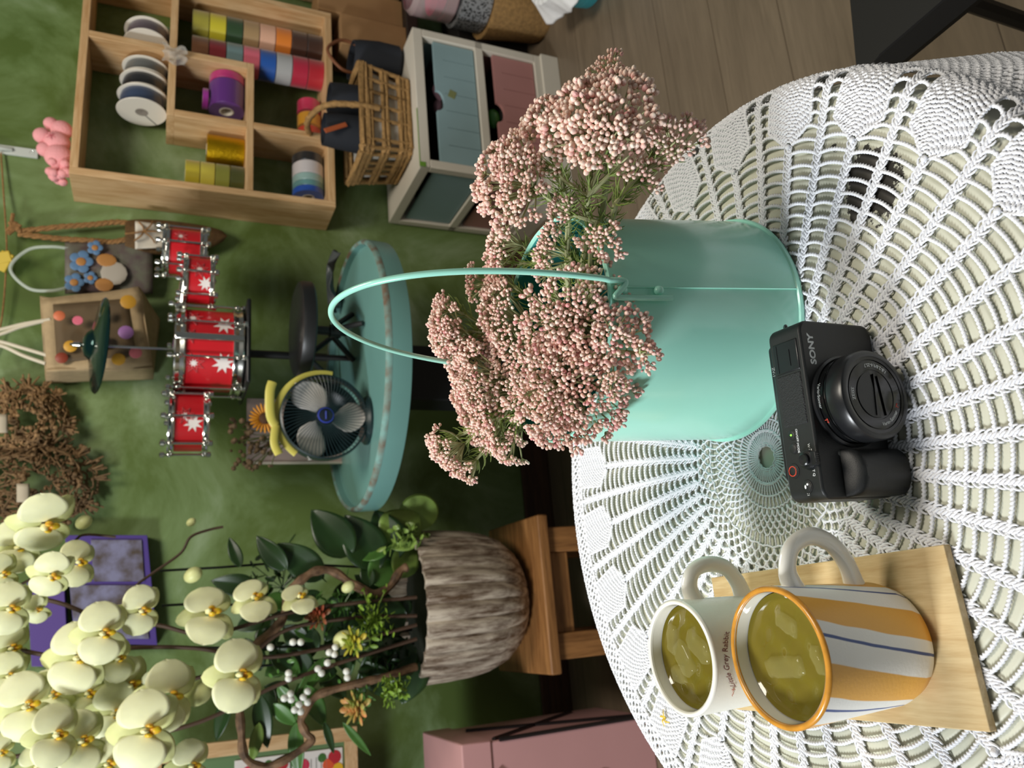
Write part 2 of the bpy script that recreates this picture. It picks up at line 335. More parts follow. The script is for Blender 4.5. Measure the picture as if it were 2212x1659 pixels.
def ring(r, h=.0014, rad=.0008, wob=0, nw=0):
    m = int(2*PI*r/.0009); t = np.linspace(0, 2*PI, m); yr(r+wob*np.sin(nw*t), t, h+.0004*np.sin(t*m/5), rad, 6, 2, 1700)
def arches(r0, r1, n, ph, rad=.00075, h=.0013):
    for k in range(n):
        s = np.linspace(0, 1, 12); t = 2*PI*(k+s+ph)/n
        yr(r0+(r1-r0)*np.sin(PI*s)**.6+J(.0002), t, h+.0003*np.sin(PI*s), rad, 6)
for rr_ in (.0085, .0098): ring(rr_)
radial_ring(.0098, .0185, 52); ring(.0188); ring(.0198, .0016)
radial_ring(.020, .0275, 60, ph=.5); ring(.028)
radial_ring(.0285, .0355, 56); ring(.0365, .0015, .0008, .0006, 56)
for i, (a, n) in enumerate([(.0375, 48), (.0418, 48), (.0461, 48), (.0504, 48)]): arches(a, a+.0052, n, .5*(i % 2))
radial_ring(.056, .0625, 72); ring(.0634, .0014, .0008, .0005, 36)
for i, a in enumerate([.0645, .0692, .0739]): arches(a, a+.0056, 56, .5*(i % 2)); radial_ring(a+.001, a+.004, 56, rad=.0009, ph=.5*(i % 2))
ring(.0795, .0014, .0009, .0004, 56)
RFA, REDGE = .2215, .2735     # fan apex and the last row on the table top
PER = 2*PI/(NSP/2)
def flim(r): return np.minimum((r-RFA)*1.25+.002, .0205)   # half width of a fan
def spine(t0, ra, rb, h=.0016):
    m = int((rb-ra)/.0008); r = np.linspace(ra, rb, m); L = r-ra
    for k in range(3):
        p = 2*PI*L/.0075+k*2*PI/3+t0*9
        yr(r, t0+(.0014*np.sin(p))/np.maximum(r, .05), h+.0009*np.cos(p), .0009, 7, 2, 2300, .22)
    for q in np.arange(ra+.001, rb-.004, .0042):    # slanting loops on both sides
        for sg in (-1, 1):
            s = np.linspace(0, 1, 7); w_ = .0030+J(.0003)
            yr(q+.0062*s+J(.0003), t0+sg*(.0003+w_*np.sin(s*PI*.62))/q, h+.0009*np.sin(PI*s)+J(.0001), .0009*(1-.35*s), 6, 2, 2600, .2)
def rung(t0, t1, r, slant, bul, rad=.00118, h=.0019, seg=.00042):
    n_ = max(8, int(abs(t1-t0)*r/seg)); s = np.linspace(0, 1, n_); t = t0+(t1-t0)*s
    yr(r+slant*(s-.5)+bul*np.sin(PI*s), t, h+.0009*np.sin(PI*s), rad, 8, 2, 2700, .34)
for k in range(NSP):
    t = 2*PI*k/NSP; odd = k % 2
    spine(t, RL0, RFA+.001 if odd else REDGE)
    if odd: P = drape(np.array([CC[0]+RFA*math.cos(t+swirl(RFA)+warp(t))]), np.array([CC[1]+RFA*math.sin(t+swirl(RFA)+warp(t))]), .003)[0]; yarn.ball(P, (.0021, .0021, .0017), 10, 6)
    for i, r in enumerate(RR):
        if r > REDGE-.002: break
        t1 = t+2*PI/NSP; sl = .0022*math.sin(k*1.7+r*20)+J(.0005)
        lim = flim(r)/r if r > RFA else 0
        a0, a1 = (t+(lim if odd else 0), t1-(0 if odd else lim))
        g = .0018/r
        if a1-a0 < 3*g: continue
        rung(a0+(g if not odd or r < RFA else .0002/r), a1-(g if odd or r < RFA else .0002/r), r+J(.0004), sl, .0013)
for k in range(1, NSP, 2):
    f = 2*PI*k/NSP
    for q, rad in enumerate(np.arange(.004, REDGE-RFA+.006, .0023)):
        m = max(10, int(rad*2.6/.0006)); a = np.linspace(-1.3, 1.3, m)
        x = RFA+rad*np.cos(a); y = rad*np.sin(a); rr_ = np.hypot(x, y); tt = np.arctan2(y, x)
        ok = (rr_ < REDGE) & (np.abs(tt)*rr_ < flim(rr_))
        if ok.sum() < 6: continue
        idx = np.where(ok)[0]
        for seg in np.split(idx, np.where(np.diff(idx) > 1)[0]+1):
            if len(seg) < 6: continue
            ph = a[seg]*rad/.00095
            yr(rr_[seg]+.0003*np.sin(ph*.5), f+tt[seg], .0019+.0005*np.cos(ph+q*PI), .00112, 7, 2, 3000, .34)
    for sg in (-1, 1):     # firm edge of each fan
        r = np.linspace(RFA+.001, REDGE, 80); yr(r, f+sg*flim(r)/r, .0021+.0003*np.sin(r*3000), .0011, 7, 2, 2700, .3)
# the part that hangs down past the edge
ring(.2742, .0018, .0012, .0003, 112); ring(.2758, .0016, .0012)
for q, r in enumerate(np.arange(.2752, .382, .0042)):
    arches(r, r+.0052, 240, .5*(q % 2), .00112)
    if q % 2: ring(r+.0010, .0013, .0011, .0004, 224)
ring(.3845, .0013, .0015, .0012, 112)
for k in range(NSP):
    for s in np.linspace(-.9, .9, 7):
        q = np.linspace(0, 1, 6); yr(.385+(.012*math.cos(s*1.5)+.002)*q, 2*PI*(k+.5)/NSP+s*.045*(.6+.4*q), .0012+0*q, .0011, 6)
COTTON = mat('white_cotton', 'e6e7ec', .85, 0, bump=.25, scale=900)
cloth = yarn.build('tablecloth', COTTON)
tag(cloth, 'white crocheted lace tablecloth with fan edging spread over the round table', 'tablecloth')
yarn = None
SZ = TZ+.0035   # things stand on the stitches
# ------------------------------------------------------------------ wooden board
q0, q1, q2 = pz(2142, 1592, .7288), pz(2040, 1185, .7288), pz(1535, 1242, .7288)
q3 = q0+(q2-q1)
bang = math.atan2(*(q1-q0)[1::-1]); bc = (q0+q2)/2
board = tag(MB().box((0, 0, 0), (np.linalg.norm(q1-q0), np.linalg.norm(q2-q1), .0055)).build('wooden_board', woodmat('beech', 'd0b88a', 'b89a6a', 'Y', 4., .5), smooth=False, bevel=.0006),
    'thin pale wooden board lying on the crocheted cloth under the two mugs', 'board')
board.location = (bc[0], bc[1], .7261); board.rotation_euler = (0, 0, bang)
BZ = .7289
# ------------------------------------------------------------------ mugs
def mug(name, label, c, r0, r1, h, bodymat, glaze, rimmat, hang, hz, teacol, level):
    t = thing(name, label, 'mug', (c[0], c[1], BZ))
    w = .0032
    out = [(0, .001), (r0*.72, .001), (r0*.76, 0), (r0*.84, 0), (r0*.94, .003), (r0, .010)]
    for s in np.linspace(.15, 1, 12): out.append((r0+(r1-r0)*s**1.2, .01+(h-.012)*s))
    MB().lathe(out, 96).build('body', bodymat, t)
    a = np.linspace(-.2, PI+.2, 9); rim = [(r1-w/2+w/2*math.cos(x)*1.08, h-.002+w/2*math.sin(x)*1.1) for x in a]
    MB().lathe(rim, 96).build('rim', rimmat, t)
    ins = [(r1-w, h-.001)]+[(r0-w+(r1-r0)*s, .008+(h-.012)*s) for s in np.linspace(.95, .12, 10)]+[(r0-.009, .0055), (0, .005)]
    MB().lathe(ins, 96).build('inner_wall', glaze, t)
    # handle
    pts = spline(hz, 8); ca, sa = math.cos(hang), math.sin(hang)
    P = np.array([(x*ca, x*sa, z) for x, z in pts]); m = len(P)
    wd_ = .0052+.0022*np.abs(np.linspace(-1, 1, m))**3
    MB().tube(P, wd_, 14, flat=.62, up=(-sa, ca, 0)).build('handle', glaze, t, bevel=0)
    tm, nt, b = base('tea_'+name, .04); b.inputs['Base Color'].default_value = (*srgb(teacol), 1);  b.inputs['Specular IOR Level'].default_value = .5
    lr = r0-w+(r1-r0)*(level/h)-.0004
    def surf(U, V):
        r = U*lr; a = V*2*PI; x = r*np.cos(a); y = r*np.sin(a)
        z = level+.0007*np.sin(x*260+y*130+1)*np.cos(y*310-x*90)*np.clip((1-U)*4, 0, 1)+.0012*np.clip(U-.93, 0, 1)/.07
        return np.stack([x, y, z], -1)
    mb = MB().grid(surf, 60, 90); mb.lathe([(lr, level+.0012), (lr, level-.004), (lr*.9, level-.02), (0, level-.021)], 64); mb.build('tea', tm, t, label='golden olive tea')
    return t
ic, int_, ib = base('melting_ice', .03); ib.inputs['Base Color'].default_value = (*srgb('cfc88a'), 1); ib.inputs['Alpha'].default_value = .14; ib.inputs['Specular IOR Level'].default_value = .9
def ice(t, spots, level):
    for (x, y, sx, sy, a) in spots:
        mb = MB()
        def f(U, V):
            tt = U*PI; ph = V*2*PI; c_, s_ = np.cos(ph), np.sin(ph); p = .55
            X = np.sign(c_)*np.abs(c_)**p*np.sin(tt)**p*sx; Y = np.sign(s_)*np.abs(s_)**p*np.sin(tt)**p*sy; Z = np.sign(np.cos(tt))*np.abs(np.cos(tt))**.8*.0042
            X, Y = X+.0006*np.sin(Y*900), Y+.0005*np.sin(X*700)
            return np.stack([x+X*math.cos(a)-Y*math.sin(a), y+X*math.sin(a)+Y*math.cos(a), level-.0012+Z], -1)
        mb.grid(f, 14, 28); mb.build('ice_piece', ic, t)
GLAZE = mat('cream_glaze', 'f4f1e6', .12, 0, Coat_Weight=.6, Coat_Roughness=.05)
MATTEW = mat('matte_cream_glaze', 'f1eee0', .38, 0, bump=.05, scale=400)
ORIM = mat('orange_rim_glaze', 'd9973a', .2, 0, var=.25, scale=120)
def stripemat():
    m, nt, b = base('striped_glaze', .42); N = nt.nodes; tc = N.new('ShaderNodeTexCoord'); sp = N.new('ShaderNodeSeparateXYZ'); nt.links.new(tc.outputs['Object'], sp.inputs[0])
    at = N.new('ShaderNodeMath'); at.operation = 'ARCTAN2'; nt.links.new(sp.outputs[1], at.inputs[0]); nt.links.new(sp.outputs[0], at.inputs[1])
    nz = N.new('ShaderNodeTexNoise'); nz.inputs['Scale'].default_value = 22; nt.links.new(tc.outputs['Object'], nz.inputs['Vector'])
    # angle + a slant with height
    a1 = N.new('ShaderNodeMath'); a1.operation = 'MULTIPLY_ADD'; a1.inputs[1].default_value = STR_SLANT; ng = N.new('ShaderNodeMath'); ng.operation = 'MULTIPLY'; ng.inputs[1].default_value = -1; nt.links.new(at.outputs[0], ng.inputs[0]); nt.links.new(sp.outputs[2], a1.inputs[0]); nt.links.new(ng.outputs[0], a1.inputs[2])
    a2 = N.new('ShaderNodeMath'); a2.operation = 'MULTIPLY_ADD'; a2.inputs[1].default_value = .12; nt.links.new(nz.outputs['Fac'], a2.inputs[0]); nt.links.new(a1.outputs[0], a2.inputs[2])
    md = N.new('ShaderNodeMath'); md.operation = 'ADD'; md.inputs[1].default_value = STR_OFF; nt.links.new(a2.outputs[0], md.inputs[0])
    dv = N.new('ShaderNodeMath'); dv.operation = 'DIVIDE'; dv.inputs[1].default_value = 2*PI/6; nt.links.new(md.outputs[0], dv.inputs[0])
    fr = N.new('ShaderNodeMath'); fr.operation = 'FRACT'; nt.links.new(dv.outputs[0], fr.inputs[0])
    rp = N.new('ShaderNodeValToRGB'); rp.color_ramp.interpolation = 'LINEAR'; e = rp.color_ramp.elements
    Wc, Oc, Bc = (*srgb('f3f1ea'), 1), (*srgb('ecae48'), 1), (*srgb('2c4a8a'), 1)
    e[0].position = 0; e[0].color = Oc; e[1].position = .435; e[1].color = Oc
    for p, c in [(.45, Wc), (.62, Wc), (.63, Bc), (.665, Bc), (.675, Wc), (.985, Wc), (1., Oc)]:
        k = e.new(p); k.color = c
    nt.links.new(fr.outputs[0], rp.inputs[0]); nt.links.new(rp.outputs[0], b.inputs['Base Color'])
    bp = N.new('ShaderNodeBump'); n2 = N.new('ShaderNodeTexNoise'); n2.inputs['Scale'].default_value = 500; nt.links.new(tc.outputs['Object'], n2.inputs['Vector']); bp.inputs['Strength'].default_value = .12; bp.inputs['Distance'].default_value = .001
    nt.links.new(n2.outputs['Fac'], bp.inputs['Height']); nt.links.new(bp.outputs[0], b.inputs['Normal']); return m
STR_SLANT, STR_OFF = 6.7, -.89+PI*2
HB = [(.0335, .068), (.045, .0725), (.058, .068), (.063, .054), (.058, .039), (.046, .028), (.0335, .023)]
bigmug = mug('mug', 'wide mug with orange and blue stripes and an orange rim, full of tea', (-.1418, .3243), .0345, .0373, .0848, stripemat(), GLAZE, ORIM, math.radians(8), HB, '6e6222', .0735)
ice(bigmug, [(-.008, .004, .006, .016, .35), (.016, .004, .005, .009, -.3), (.004, -.02, .008, .004, .6)], .0735)
HS = [(.0318, .072), (.042, .076), (.052, .072), (.056, .060), (.053, .046), (.043, .037), (.0325, .033)]
smug = mug('mug', 'cream mug with small dark red lettering, standing behind the striped mug', (-.1683, .4035), .0335, .0353, .0890, MATTEW, GLAZE, GLAZE, math.radians(12), HS, '685c1c', .0785)
ice(smug, [(-.004, .008, .012, .008, .9), (.008, -.006, .007, .013, -.4), (-.016, .012, .006, .008, .2), (.004, .021, .01, .005, .1)], .0785)
REDINK = mat('dark_red_ink', '7a3a34', .5)
def wrap(R, z0, a0):
    def f(co):
        a = a0+co[:, 0]/R; r = R+.00022+co[:, 2]; zz = z0+co[:, 1]-24*co[:, 0]**2
        return np.stack([r*np.cos(a), r*np.sin(a), zz], -1)
    return f
textobj('Little Grey Rabbit', .0056, np.eye(4), smug, REDINK, bend=wrap(.0352, .0785, math.radians(-76)), align_='CENTER', sx=.8, shear=.2, depth=.00004, name='lettering')
textobj('~+', .006, np.eye(4), smug, mat('faint_red_ink', 'c07a62', .5), bend=wrap(.0352, .0715, math.radians(-108)), align_='CENTER', name='flourish')
# yellow crumb on the cloth
p = pz(1437, 1551, SZ+.001)
def crumb():
    mb = MB()
    for k in range(4):
        a = k*1.4; P = spline([p, p+A3(.003*math.cos(a), .003*math.sin(a), .002), p+A3(.007*math.cos(a+.4), .007*math.sin(a+.4), .0005)], 5)
        mb.tube(P, np.linspace(.0013, .0004, len(P)), 6, flat=.4)
    return mb
tag(crumb().build('dry_petal', mat('yellow_petal', 'd8b83c', .7)), 'tiny yellow dried petal lying on the cloth behind the cream mug', 'petal')
# ------------------------------------------------------------------ compact camera
CAMX, CAMY = -.0095, .351
cl = pz(1975, 1045, SZ); 
CAM_YAW = math.radians(14)
camr = thing('compact_camera', 'black compact digital camera standing on the cloth in front of the green bucket', 'camera', (.0, .0, SZ), CAM_YAW)
_pb = pz(1905, 880, SZ); camr.location = (CAMX, CAMY, SZ)
BL = mat('camera_black', '17191a', .45, 0, bump=.12, scale=2500)
BLS = mat('camera_satin', '1b1c1e', .3, 0)
BLG = mat('camera_gloss', '101112', .16, 0)
CW, CH, CT = .1055, .058, .026    # width, height, body thickness; local -y is the front
def rbox(mb, x0, x1, y0, y1, z0, z1, r=.006, n=5):   # rounded in the xz plane
    pts = []
    for cx_, cz_, a0 in ((x1-r, z1-r, 0), (x0+r, z1-r, PI/2), (x0+r, z0+r, PI), (x1-r, z0+r, 1.5*PI)):
        for k in range(n+1): a = a0+k*PI/2/n; pts.append((cx_+r*math.cos(a), cz_+r*math.sin(a)))
    mb.prism(pts[::-1], y0, y1); return mb
rbox(MB(), -CW/2, CW/2, -CT/2, CT/2, 0, CH, .007).build('body', BL, camr, bevel=.0014)
# grip on the left as seen, a vertical half round swelling
def grip(U, V):
    a = V*PI; s = .5-.5*np.cos(np.clip(U*1, 0, 1)*PI)
    z = .001+U*.040; rr_ = .0135*np.clip(1-np.clip((U-.86)/.14, 0, 1)**2*.9, 0, 1)
    return np.stack([-CW/2+.0145-.0138*np.cos(a), -CT/2-rr_*np.sin(a)**.6+.001, z], -1)
MB().grid(grip, 22, 24).add([(-CW/2+.001, -CT/2, .001), (-CW/2+.0283, -CT/2, .001), (-CW/2+.0145, -CT/2-.0135, .001)], [(0, 1, 2)]).build('grip', BL, camr)
Fz, Fx = .0285, .004   # lens centre
ML = rotm('X', PI/2)    # local z -> -y
yF = -CT/2
def lens(name, prof, m, n=72): return MB().lathe(prof, n, c=(Fx, yF, Fz), M=ML).build(name, m, camr)
lens('lens_mount', [(.0275, -.001), (.0275, .002), (.0262, .0028), (.0262, .0028)], BLS)
lens('lens_ring', [(.0255, .002), (.0255, .0062), (.0248, .0066), (.0248, .0078), (.0262, .0082), (.0262, .0088)], BLG)
lens('control_ring', [(.0258, .0085), (.0262, .0095), (.0262, .0185), (.0255, .0200), (.0236, .0208), (.0222, .0206), (.0220, .0198)], BLS)
lens('front_plate', [(.0221, .0203), (.0205, .0200), (.0203, .0194), (.0198, .0194), (.0197, .0200), (.0145, .0200), (.0143, .0196), (.0001, .0196)], BLG)
yl = yF-.0198
cv = MB()
cv.prism([(Fx+.0135*math.cos(a), Fz+.0135*math.sin(a)) for a in np.linspace(.15, PI+.15, 20)], yl-.0003, yl+.0004)
cv.build('lens_shutter_blade', BL, camr); 
cv = MB(); cv.prism([(Fx-.012, Fz+.0016), (Fx+.012, Fz-.0004), (Fx+.012, Fz-.0012), (Fx-.0118, Fz+.0004)][::-1], yl-.0009, yl)
cv.prism([(Fx-.012, Fz-.006), (Fx+.011, Fz-.0035), (Fx+.011, Fz-.004), (Fx-.0118, Fz-.0068)][::-1], yl-.0007, yl)
cv.build('lens_shutter_edge', mat('camera_edge', '050505', .3), camr)
WINK = mat('white_print', 'e9ecec', .5); GREYINK = mat('grey_print', '9aa0a0', .5); REDI = mat('red_print', 'd8452c', .5)
RF_ = np.array([[1, 0, 0], [0, 0, -1], [0, 1, 0]], float)     # text reading on the front: x right, y up -> z, normal -y
textobj('SONY', .0059, mat4(RF_, (CW/2-.027, yF-.00012, .0485)), camr, WINK, sx=1.18, depth=.0001, offset=.00018, name='front_lettering')
RT_ = np.eye(3)
def top(s, x, y, size, m=WINK, sx=1.): textobj(s, size, mat4(RT_, (x, y, CH+.0001)), camr, m, sx=sx, name='top_lettering')
# front ring writing, curved
def curved(s, size, R, a0, m, z, flip=False):
    sgn = -1 if flip else 1
    def f(co):
        rr_ = R+(co[:, 1]-size*.35)*(1 if not flip else -1); a = a0-co[:, 0]/R*sgn
        return np.stack([Fx+rr_*np.cos(a), np.full(len(co), z)-co[:, 2], Fz+rr_*np.sin(a)], -1)
    textobj(s, size, np.eye(4), camr, m, bend=f, align_='CENTER', name='lens_lettering', depth=.00005)
curved('ZEISS', .0031, .0172, math.radians(90), WINK, yl-.0003)
curved('1.8-2.8/9.4-25.7', .0028, .0172, math.radians(-12), WINK, yl-.0003, True)
curved('Vario-Sonnar', .0029, .0172, math.radians(212), WINK, yl-.0003, True)
curved('T*', .0029, .0172, math.radians(249), REDI, yl-.0003, True)
def barrel(s, size, a0, m, y):
    R = .0263
    def f(co):
        a = a0+co[:, 0]/R; return np.stack([Fx+(R+co[:, 2])*np.cos(a), y-co[:, 1], Fz+(R+co[:, 2])*np.sin(a)], -1)
    textobj(s, size, np.eye(4), camr, m, bend=f, align_='CENTER', name='barrel_lettering', depth=.00005)
barrel('Vario-Sonnar', .0028, math.radians(86), GREYINK, yF-.0032); barrel('T*', .0030, math.radians(119), REDI, yF-.0032)
# top plate: hot shoe, microphone, buttons
MB().bx(.0235, .0425, -.010, .010, CH-.001, CH+.0007).build('hot_shoe_cover', BLS, camr, bevel=.0008)
MB().bx(.027, .037, -.0035, -.0028, CH+.0006, CH+.0011).bx(.0245, .0415, .0065, .0072, CH+.0006, CH+.001).build('shoe_latch', BLS, camr)
mic, mnt, mb_ = base('microphone_mesh', .7); mb_.inputs['Base Color'].default_value = (*srgb('1d1f20'), 1)
vr = mnt.nodes.new('ShaderNodeTexVoronoi'); vr.inputs['Scale'].default_value = 1400; tcn = mnt.nodes.new('ShaderNodeTexCoord'); mnt.links.new(tcn.outputs['Object'], vr.inputs['Vector'])
bpn = mnt.nodes.new('ShaderNodeBump'); bpn.inputs['Strength'].default_value = .8; bpn.inputs['Distance'].default_value = .0006; mnt.links.new(vr.outputs['Distance'], bpn.inputs['Height']); mnt.links.new(bpn.outputs[0], mb_.inputs['Normal'])
MB().bx(-.0085, .0225, -.0095, .0095, CH-.001, CH+.0006).build('microphone_grille', mic, camr, bevel=.0008)
def button(name, x, y, r, h=.0009, m=BL, label=None):
    MB().lathe([(r+.0006, CH-.0005), (r+.0006, CH+.0004), (r, CH+.0005), (r, CH+h), (r*.85, CH+h+.0002), (0, CH+h+.0001)], 32, c=(x, y, 0)).build(name, m, camr, label=label)
button('power_button', -.0135, .004, .0026)
gl, gnt, gb = base('green_led', .4); gb.inputs['Base Color'].default_value = (.1, .8, .05, 1); gb.inputs['Emission Color'].default_value = (.25, 1, .05, 1); gb.inputs['Emission Strength'].default_value = 2.5
MB().ball((-.0135, .004, CH+.0011), (.0006, .0006, .0004)).build('power_light', gl, camr, label='small lit green light')
button('mode_button', -.0215, .0042, .0026)
button('shutter_dial', -.0295, -.0065, .0052, .003, BLS)
MB().lathe([(.0036, CH+.003), (.0036, CH+.0048), (.003, CH+.0053), (0, CH+.005)], 32, c=(-.0295, -.0065, 0)).build('shutter_button', BLS, camr)
mb = MB().box((-.0295, -.0125, CH+.0018), (.0075, .0035, .003))
for k in range(6): mb.box((-.0295-.003+k*.0012, -.0144, CH+.0018), (.0005, .0006, .003))
mb.build('zoom_lever', BLS, camr, bevel=.0004)
button('record_button', -.0345, .0065, .0036)
MB().lathe([(.0030, CH+.0011), (.0030, CH+.0014), (.0026, CH+.0014), (.0026, CH+.0011)], 32, c=(-.0345, .0065, 0)).build('record_button_ring', REDI, camr, label='thin red ring')
button('custom_button', -.0445, -.0025, .0031)
textobj('ON/OFF', .0021, mat4(np.diag([-1., -1., 1.]), (-0.0103, 0.0009, CH+.0002)), camr, WINK, name='top_lettering')
textobj('MODE', .0021, mat4(np.diag([-1., -1., 1.]), (-0.0185, 0.0011, CH+.0002)), camr, WINK, name='top_lettering')
textobj('W', .0023, mat4(np.diag([-1., -1., 1.]), (-0.0203, -0.0069, CH+.0002)), camr, WINK, name='top_lettering')
textobj('T Q', .0023, mat4(np.diag([-1., -1., 1.]), (-0.0353, -0.0079, CH+.0002)), camr, WINK, name='top_lettering')
textobj('C1', .0023, mat4(np.diag([-1., -1., 1.]), (-0.0471, -0.0014, CH+.0002)), camr, WINK, name='top_lettering')
MB().ball((-.0445, -.0018, CH+.0013), (.0012, .0007, .0002)).ball((-.0432, -.0035, CH+.0013), (.0007, .0008, .0002)).build('person_symbol', WINK, camr)
MB().bx(-.026, -.0235, -.0095, -.0090, CH+.0001, CH+.0003).bx(-.026, -.0235, -.0080, -.0075, CH+.0001, CH+.0003).build('top_symbol', WINK, camr)
MB().ball((-.0265, yF-.0001, .0405), (.0018, .0006, .0018)).build('focus_lamp', mat('focus_lamp_grey', '4b4d4b', .3), camr)
# side-hinged screen folded at the back
rbox(MB(), -.040, .045, CT/2, CT/2+.0055, .004, CH-.004, .004).build('screen', BLS, camr, bevel=.0007)
textobj('ZV-1', .0030, mat4(np.diag([-1., -1., 1.]), (0.0297, 0.0128, CH+.0002)), camr, GREYINK, name='back_edge_lettering')
MB().tube(spline([(CW/2-.002, CT/2-.004, CH-.012), (CW/2+.004, CT/2-.002, CH-.014), (CW/2+.004, CT/2+.002, CH-.017), (CW/2-.002, CT/2+.002, CH-.019)], 5), .0010, 8).build('strap_eyelet', BLS, camr)
# ------------------------------------------------------------------ bucket
BC = A3(.048, .4905, 0); BR0, BR1, BH = .0845, .079, .146
bucket = thing('metal_bucket', 'mint green enamelled metal bucket of pink rice flowers with a raised wire handle', 'bucket', (BC[0], BC[1], SZ))
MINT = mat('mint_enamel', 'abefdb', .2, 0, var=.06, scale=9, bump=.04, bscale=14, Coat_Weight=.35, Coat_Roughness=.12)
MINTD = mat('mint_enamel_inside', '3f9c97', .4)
lean = A3(-.009, .003, 0)/BH
def shear(V): V = V.copy(); V[:, :2] += V[:, 2:3]*lean[:2]; return V
def blathe(prof, n=128):
    mb = MB().lathe(prof, n); mb.V = [shear(v) for v in mb.V]; return mb
pr = [(0, .003), (BR0-.004, .003), (BR0-.0012, .0), (BR0+.0014, .0), (BR0+.0020, .0016), (BR0+.0014, .0032), (BR0, .0038)]
pr += [(BR0+(BR1-BR0)*s, .0038+(BH-.0038)*s) for s in np.linspace(.05, 1, 10)]
blathe(pr).build('body', MINT, bucket)
blathe([(BR1, BH-.001), (BR1+.0018, BH), (BR1+.0020, BH+.0012), (BR1+.0008, BH+.0026), (BR1-.0008, BH+.0022), (BR1-.0014, BH+.0006)]).build('rim', MINT, bucket)
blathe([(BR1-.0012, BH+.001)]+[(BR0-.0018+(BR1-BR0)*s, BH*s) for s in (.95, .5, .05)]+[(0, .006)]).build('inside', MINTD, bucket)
RC = BC+A3(*lean[:2], 0)*BH; RZ = SZ+BH
pa = pz(1322, 612, RZ); aa = math.atan2(pa[1]-RC[1], pa[0]-RC[0])
def onb(a, z, o=0.):   # point on the wall in bucket space
    r = BR0+(BR1-BR0)*z/BH+o; return A3(r*math.cos(a)+lean[0]*z, r*math.sin(a)+lean[1]*z, z)
MB().tube([onb(aa-.02, z, .0002) for z in np.linspace(.004, BH-.002, 14)], .0010, 8, flat=.7).build('seam', MINT, bucket)
for s in (0, 1):
    a = aa+s*PI
    for z in (BH-.006, BH-.032): MB().ball(onb(a-.06, z, .003), (.0032, .0032, .0032), 12, 8).build('rivet', MINT, bucket)
    a_ = a-.125; sgn = 1
    MB().tube(spline([onb(a, BH+.004, .0062), onb(a, BH-.006, .0060), onb(a-.04, BH-.006, .0058), onb(a_+.01, BH+.0005, .0052), onb(a_, BH-.004, .0048), onb(a_, BH-.012, .0044), onb(a_, BH-.040, .0042)], 6), .00195, 12).build('handle_hook', MINT, bucket)
A_ = onb(aa, BH-.002, .0062); B_ = onb(aa+PI, BH-.002, .0062); M_ = (A_+B_)/2; hd = (A_-B_)/2
ap = pz(718, 660, 1); k_ = ray(718, 660); t_ = (RC[1]-CAM[1])/k_[1]; apex = CAM+k_*t_; hh = apex[2]-SZ-M_[2]
hl = apex[:2]-(BC+M_)[:2]
P = []
for t in np.linspace(0, PI, 60):
    c_, s_ = math.cos(t), math.sin(t); P.append(M_+hd*c_*(1 if abs(c_) < .9 else 1)+A3(hl[0]*s_, hl[1]*s_, hh*(s_**.92)))
P = [onb(aa, BH+.004, .0062)]+P[1:-1]+[onb(aa+PI, BH+.004, .0062)]
MB().tube(spline(P, 3), .00195, 12).build('handle', MINT, bucket)
# ------------------------------------------------------------------ rice flowers
BUD = tintmat('flower_bud', .55, .15); STEM = mat('flower_stem', 'aeb182', .7, 0, var=.25, scale=60); LEAF = mat('needle_leaf', '8aa04c', .6, 0, var=.35, scale=90)
PK = [srgb(c) for c in ('e9b3ac', 'e09a99', 'eec8ba', 'ecbfb2', 'deae9c')]; CRM = [srgb(c) for c in ('f6e6d6', 'f4dccb', 'efd2c0')]
def bud(mb, p, d, r, white=.6):
    M = align(d, (rng.normal(), rng.normal(), 1.1)); nv, nu = 6, 8; t = np.linspace(.05, PI-.05, nv+1); th = np.linspace(0, 2*PI, nu, endpoint=False)
    ln = 1.28; V = np.stack([np.sin(t)[:, None]*np.cos(th)*r, np.sin(t)[:, None]*np.sin(th)*r, (-np.cos(t))[:, None]*np.ones(nu)*r*ln], -1).reshape(-1, 3)@M.T+p
    a, b = np.array(PK[rng.integers(5)]), np.array(CRM[rng.integers(3)]); w_ = np.clip(white+rng.normal(0, .35), 0, 1)
    k = np.clip((1-np.cos(t))*.5, 0, 1)[:, None, None]*w_; Cc = (a*(1-k)+b*k)*np.ones((nv+1, nu, 1))
    i = np.arange(nv)[:, None]*nu; j = np.arange(nu)[None, :]; j2 = (j+1) % nu
    mb.add(V, np.stack([i+j, i+j2, i+nu+j2, i+nu+j], -1).reshape(-1, 4)[:, ::-1], 0, Cc.reshape(-1, 3))
RIN = RC+A3(0, 0, RZ)
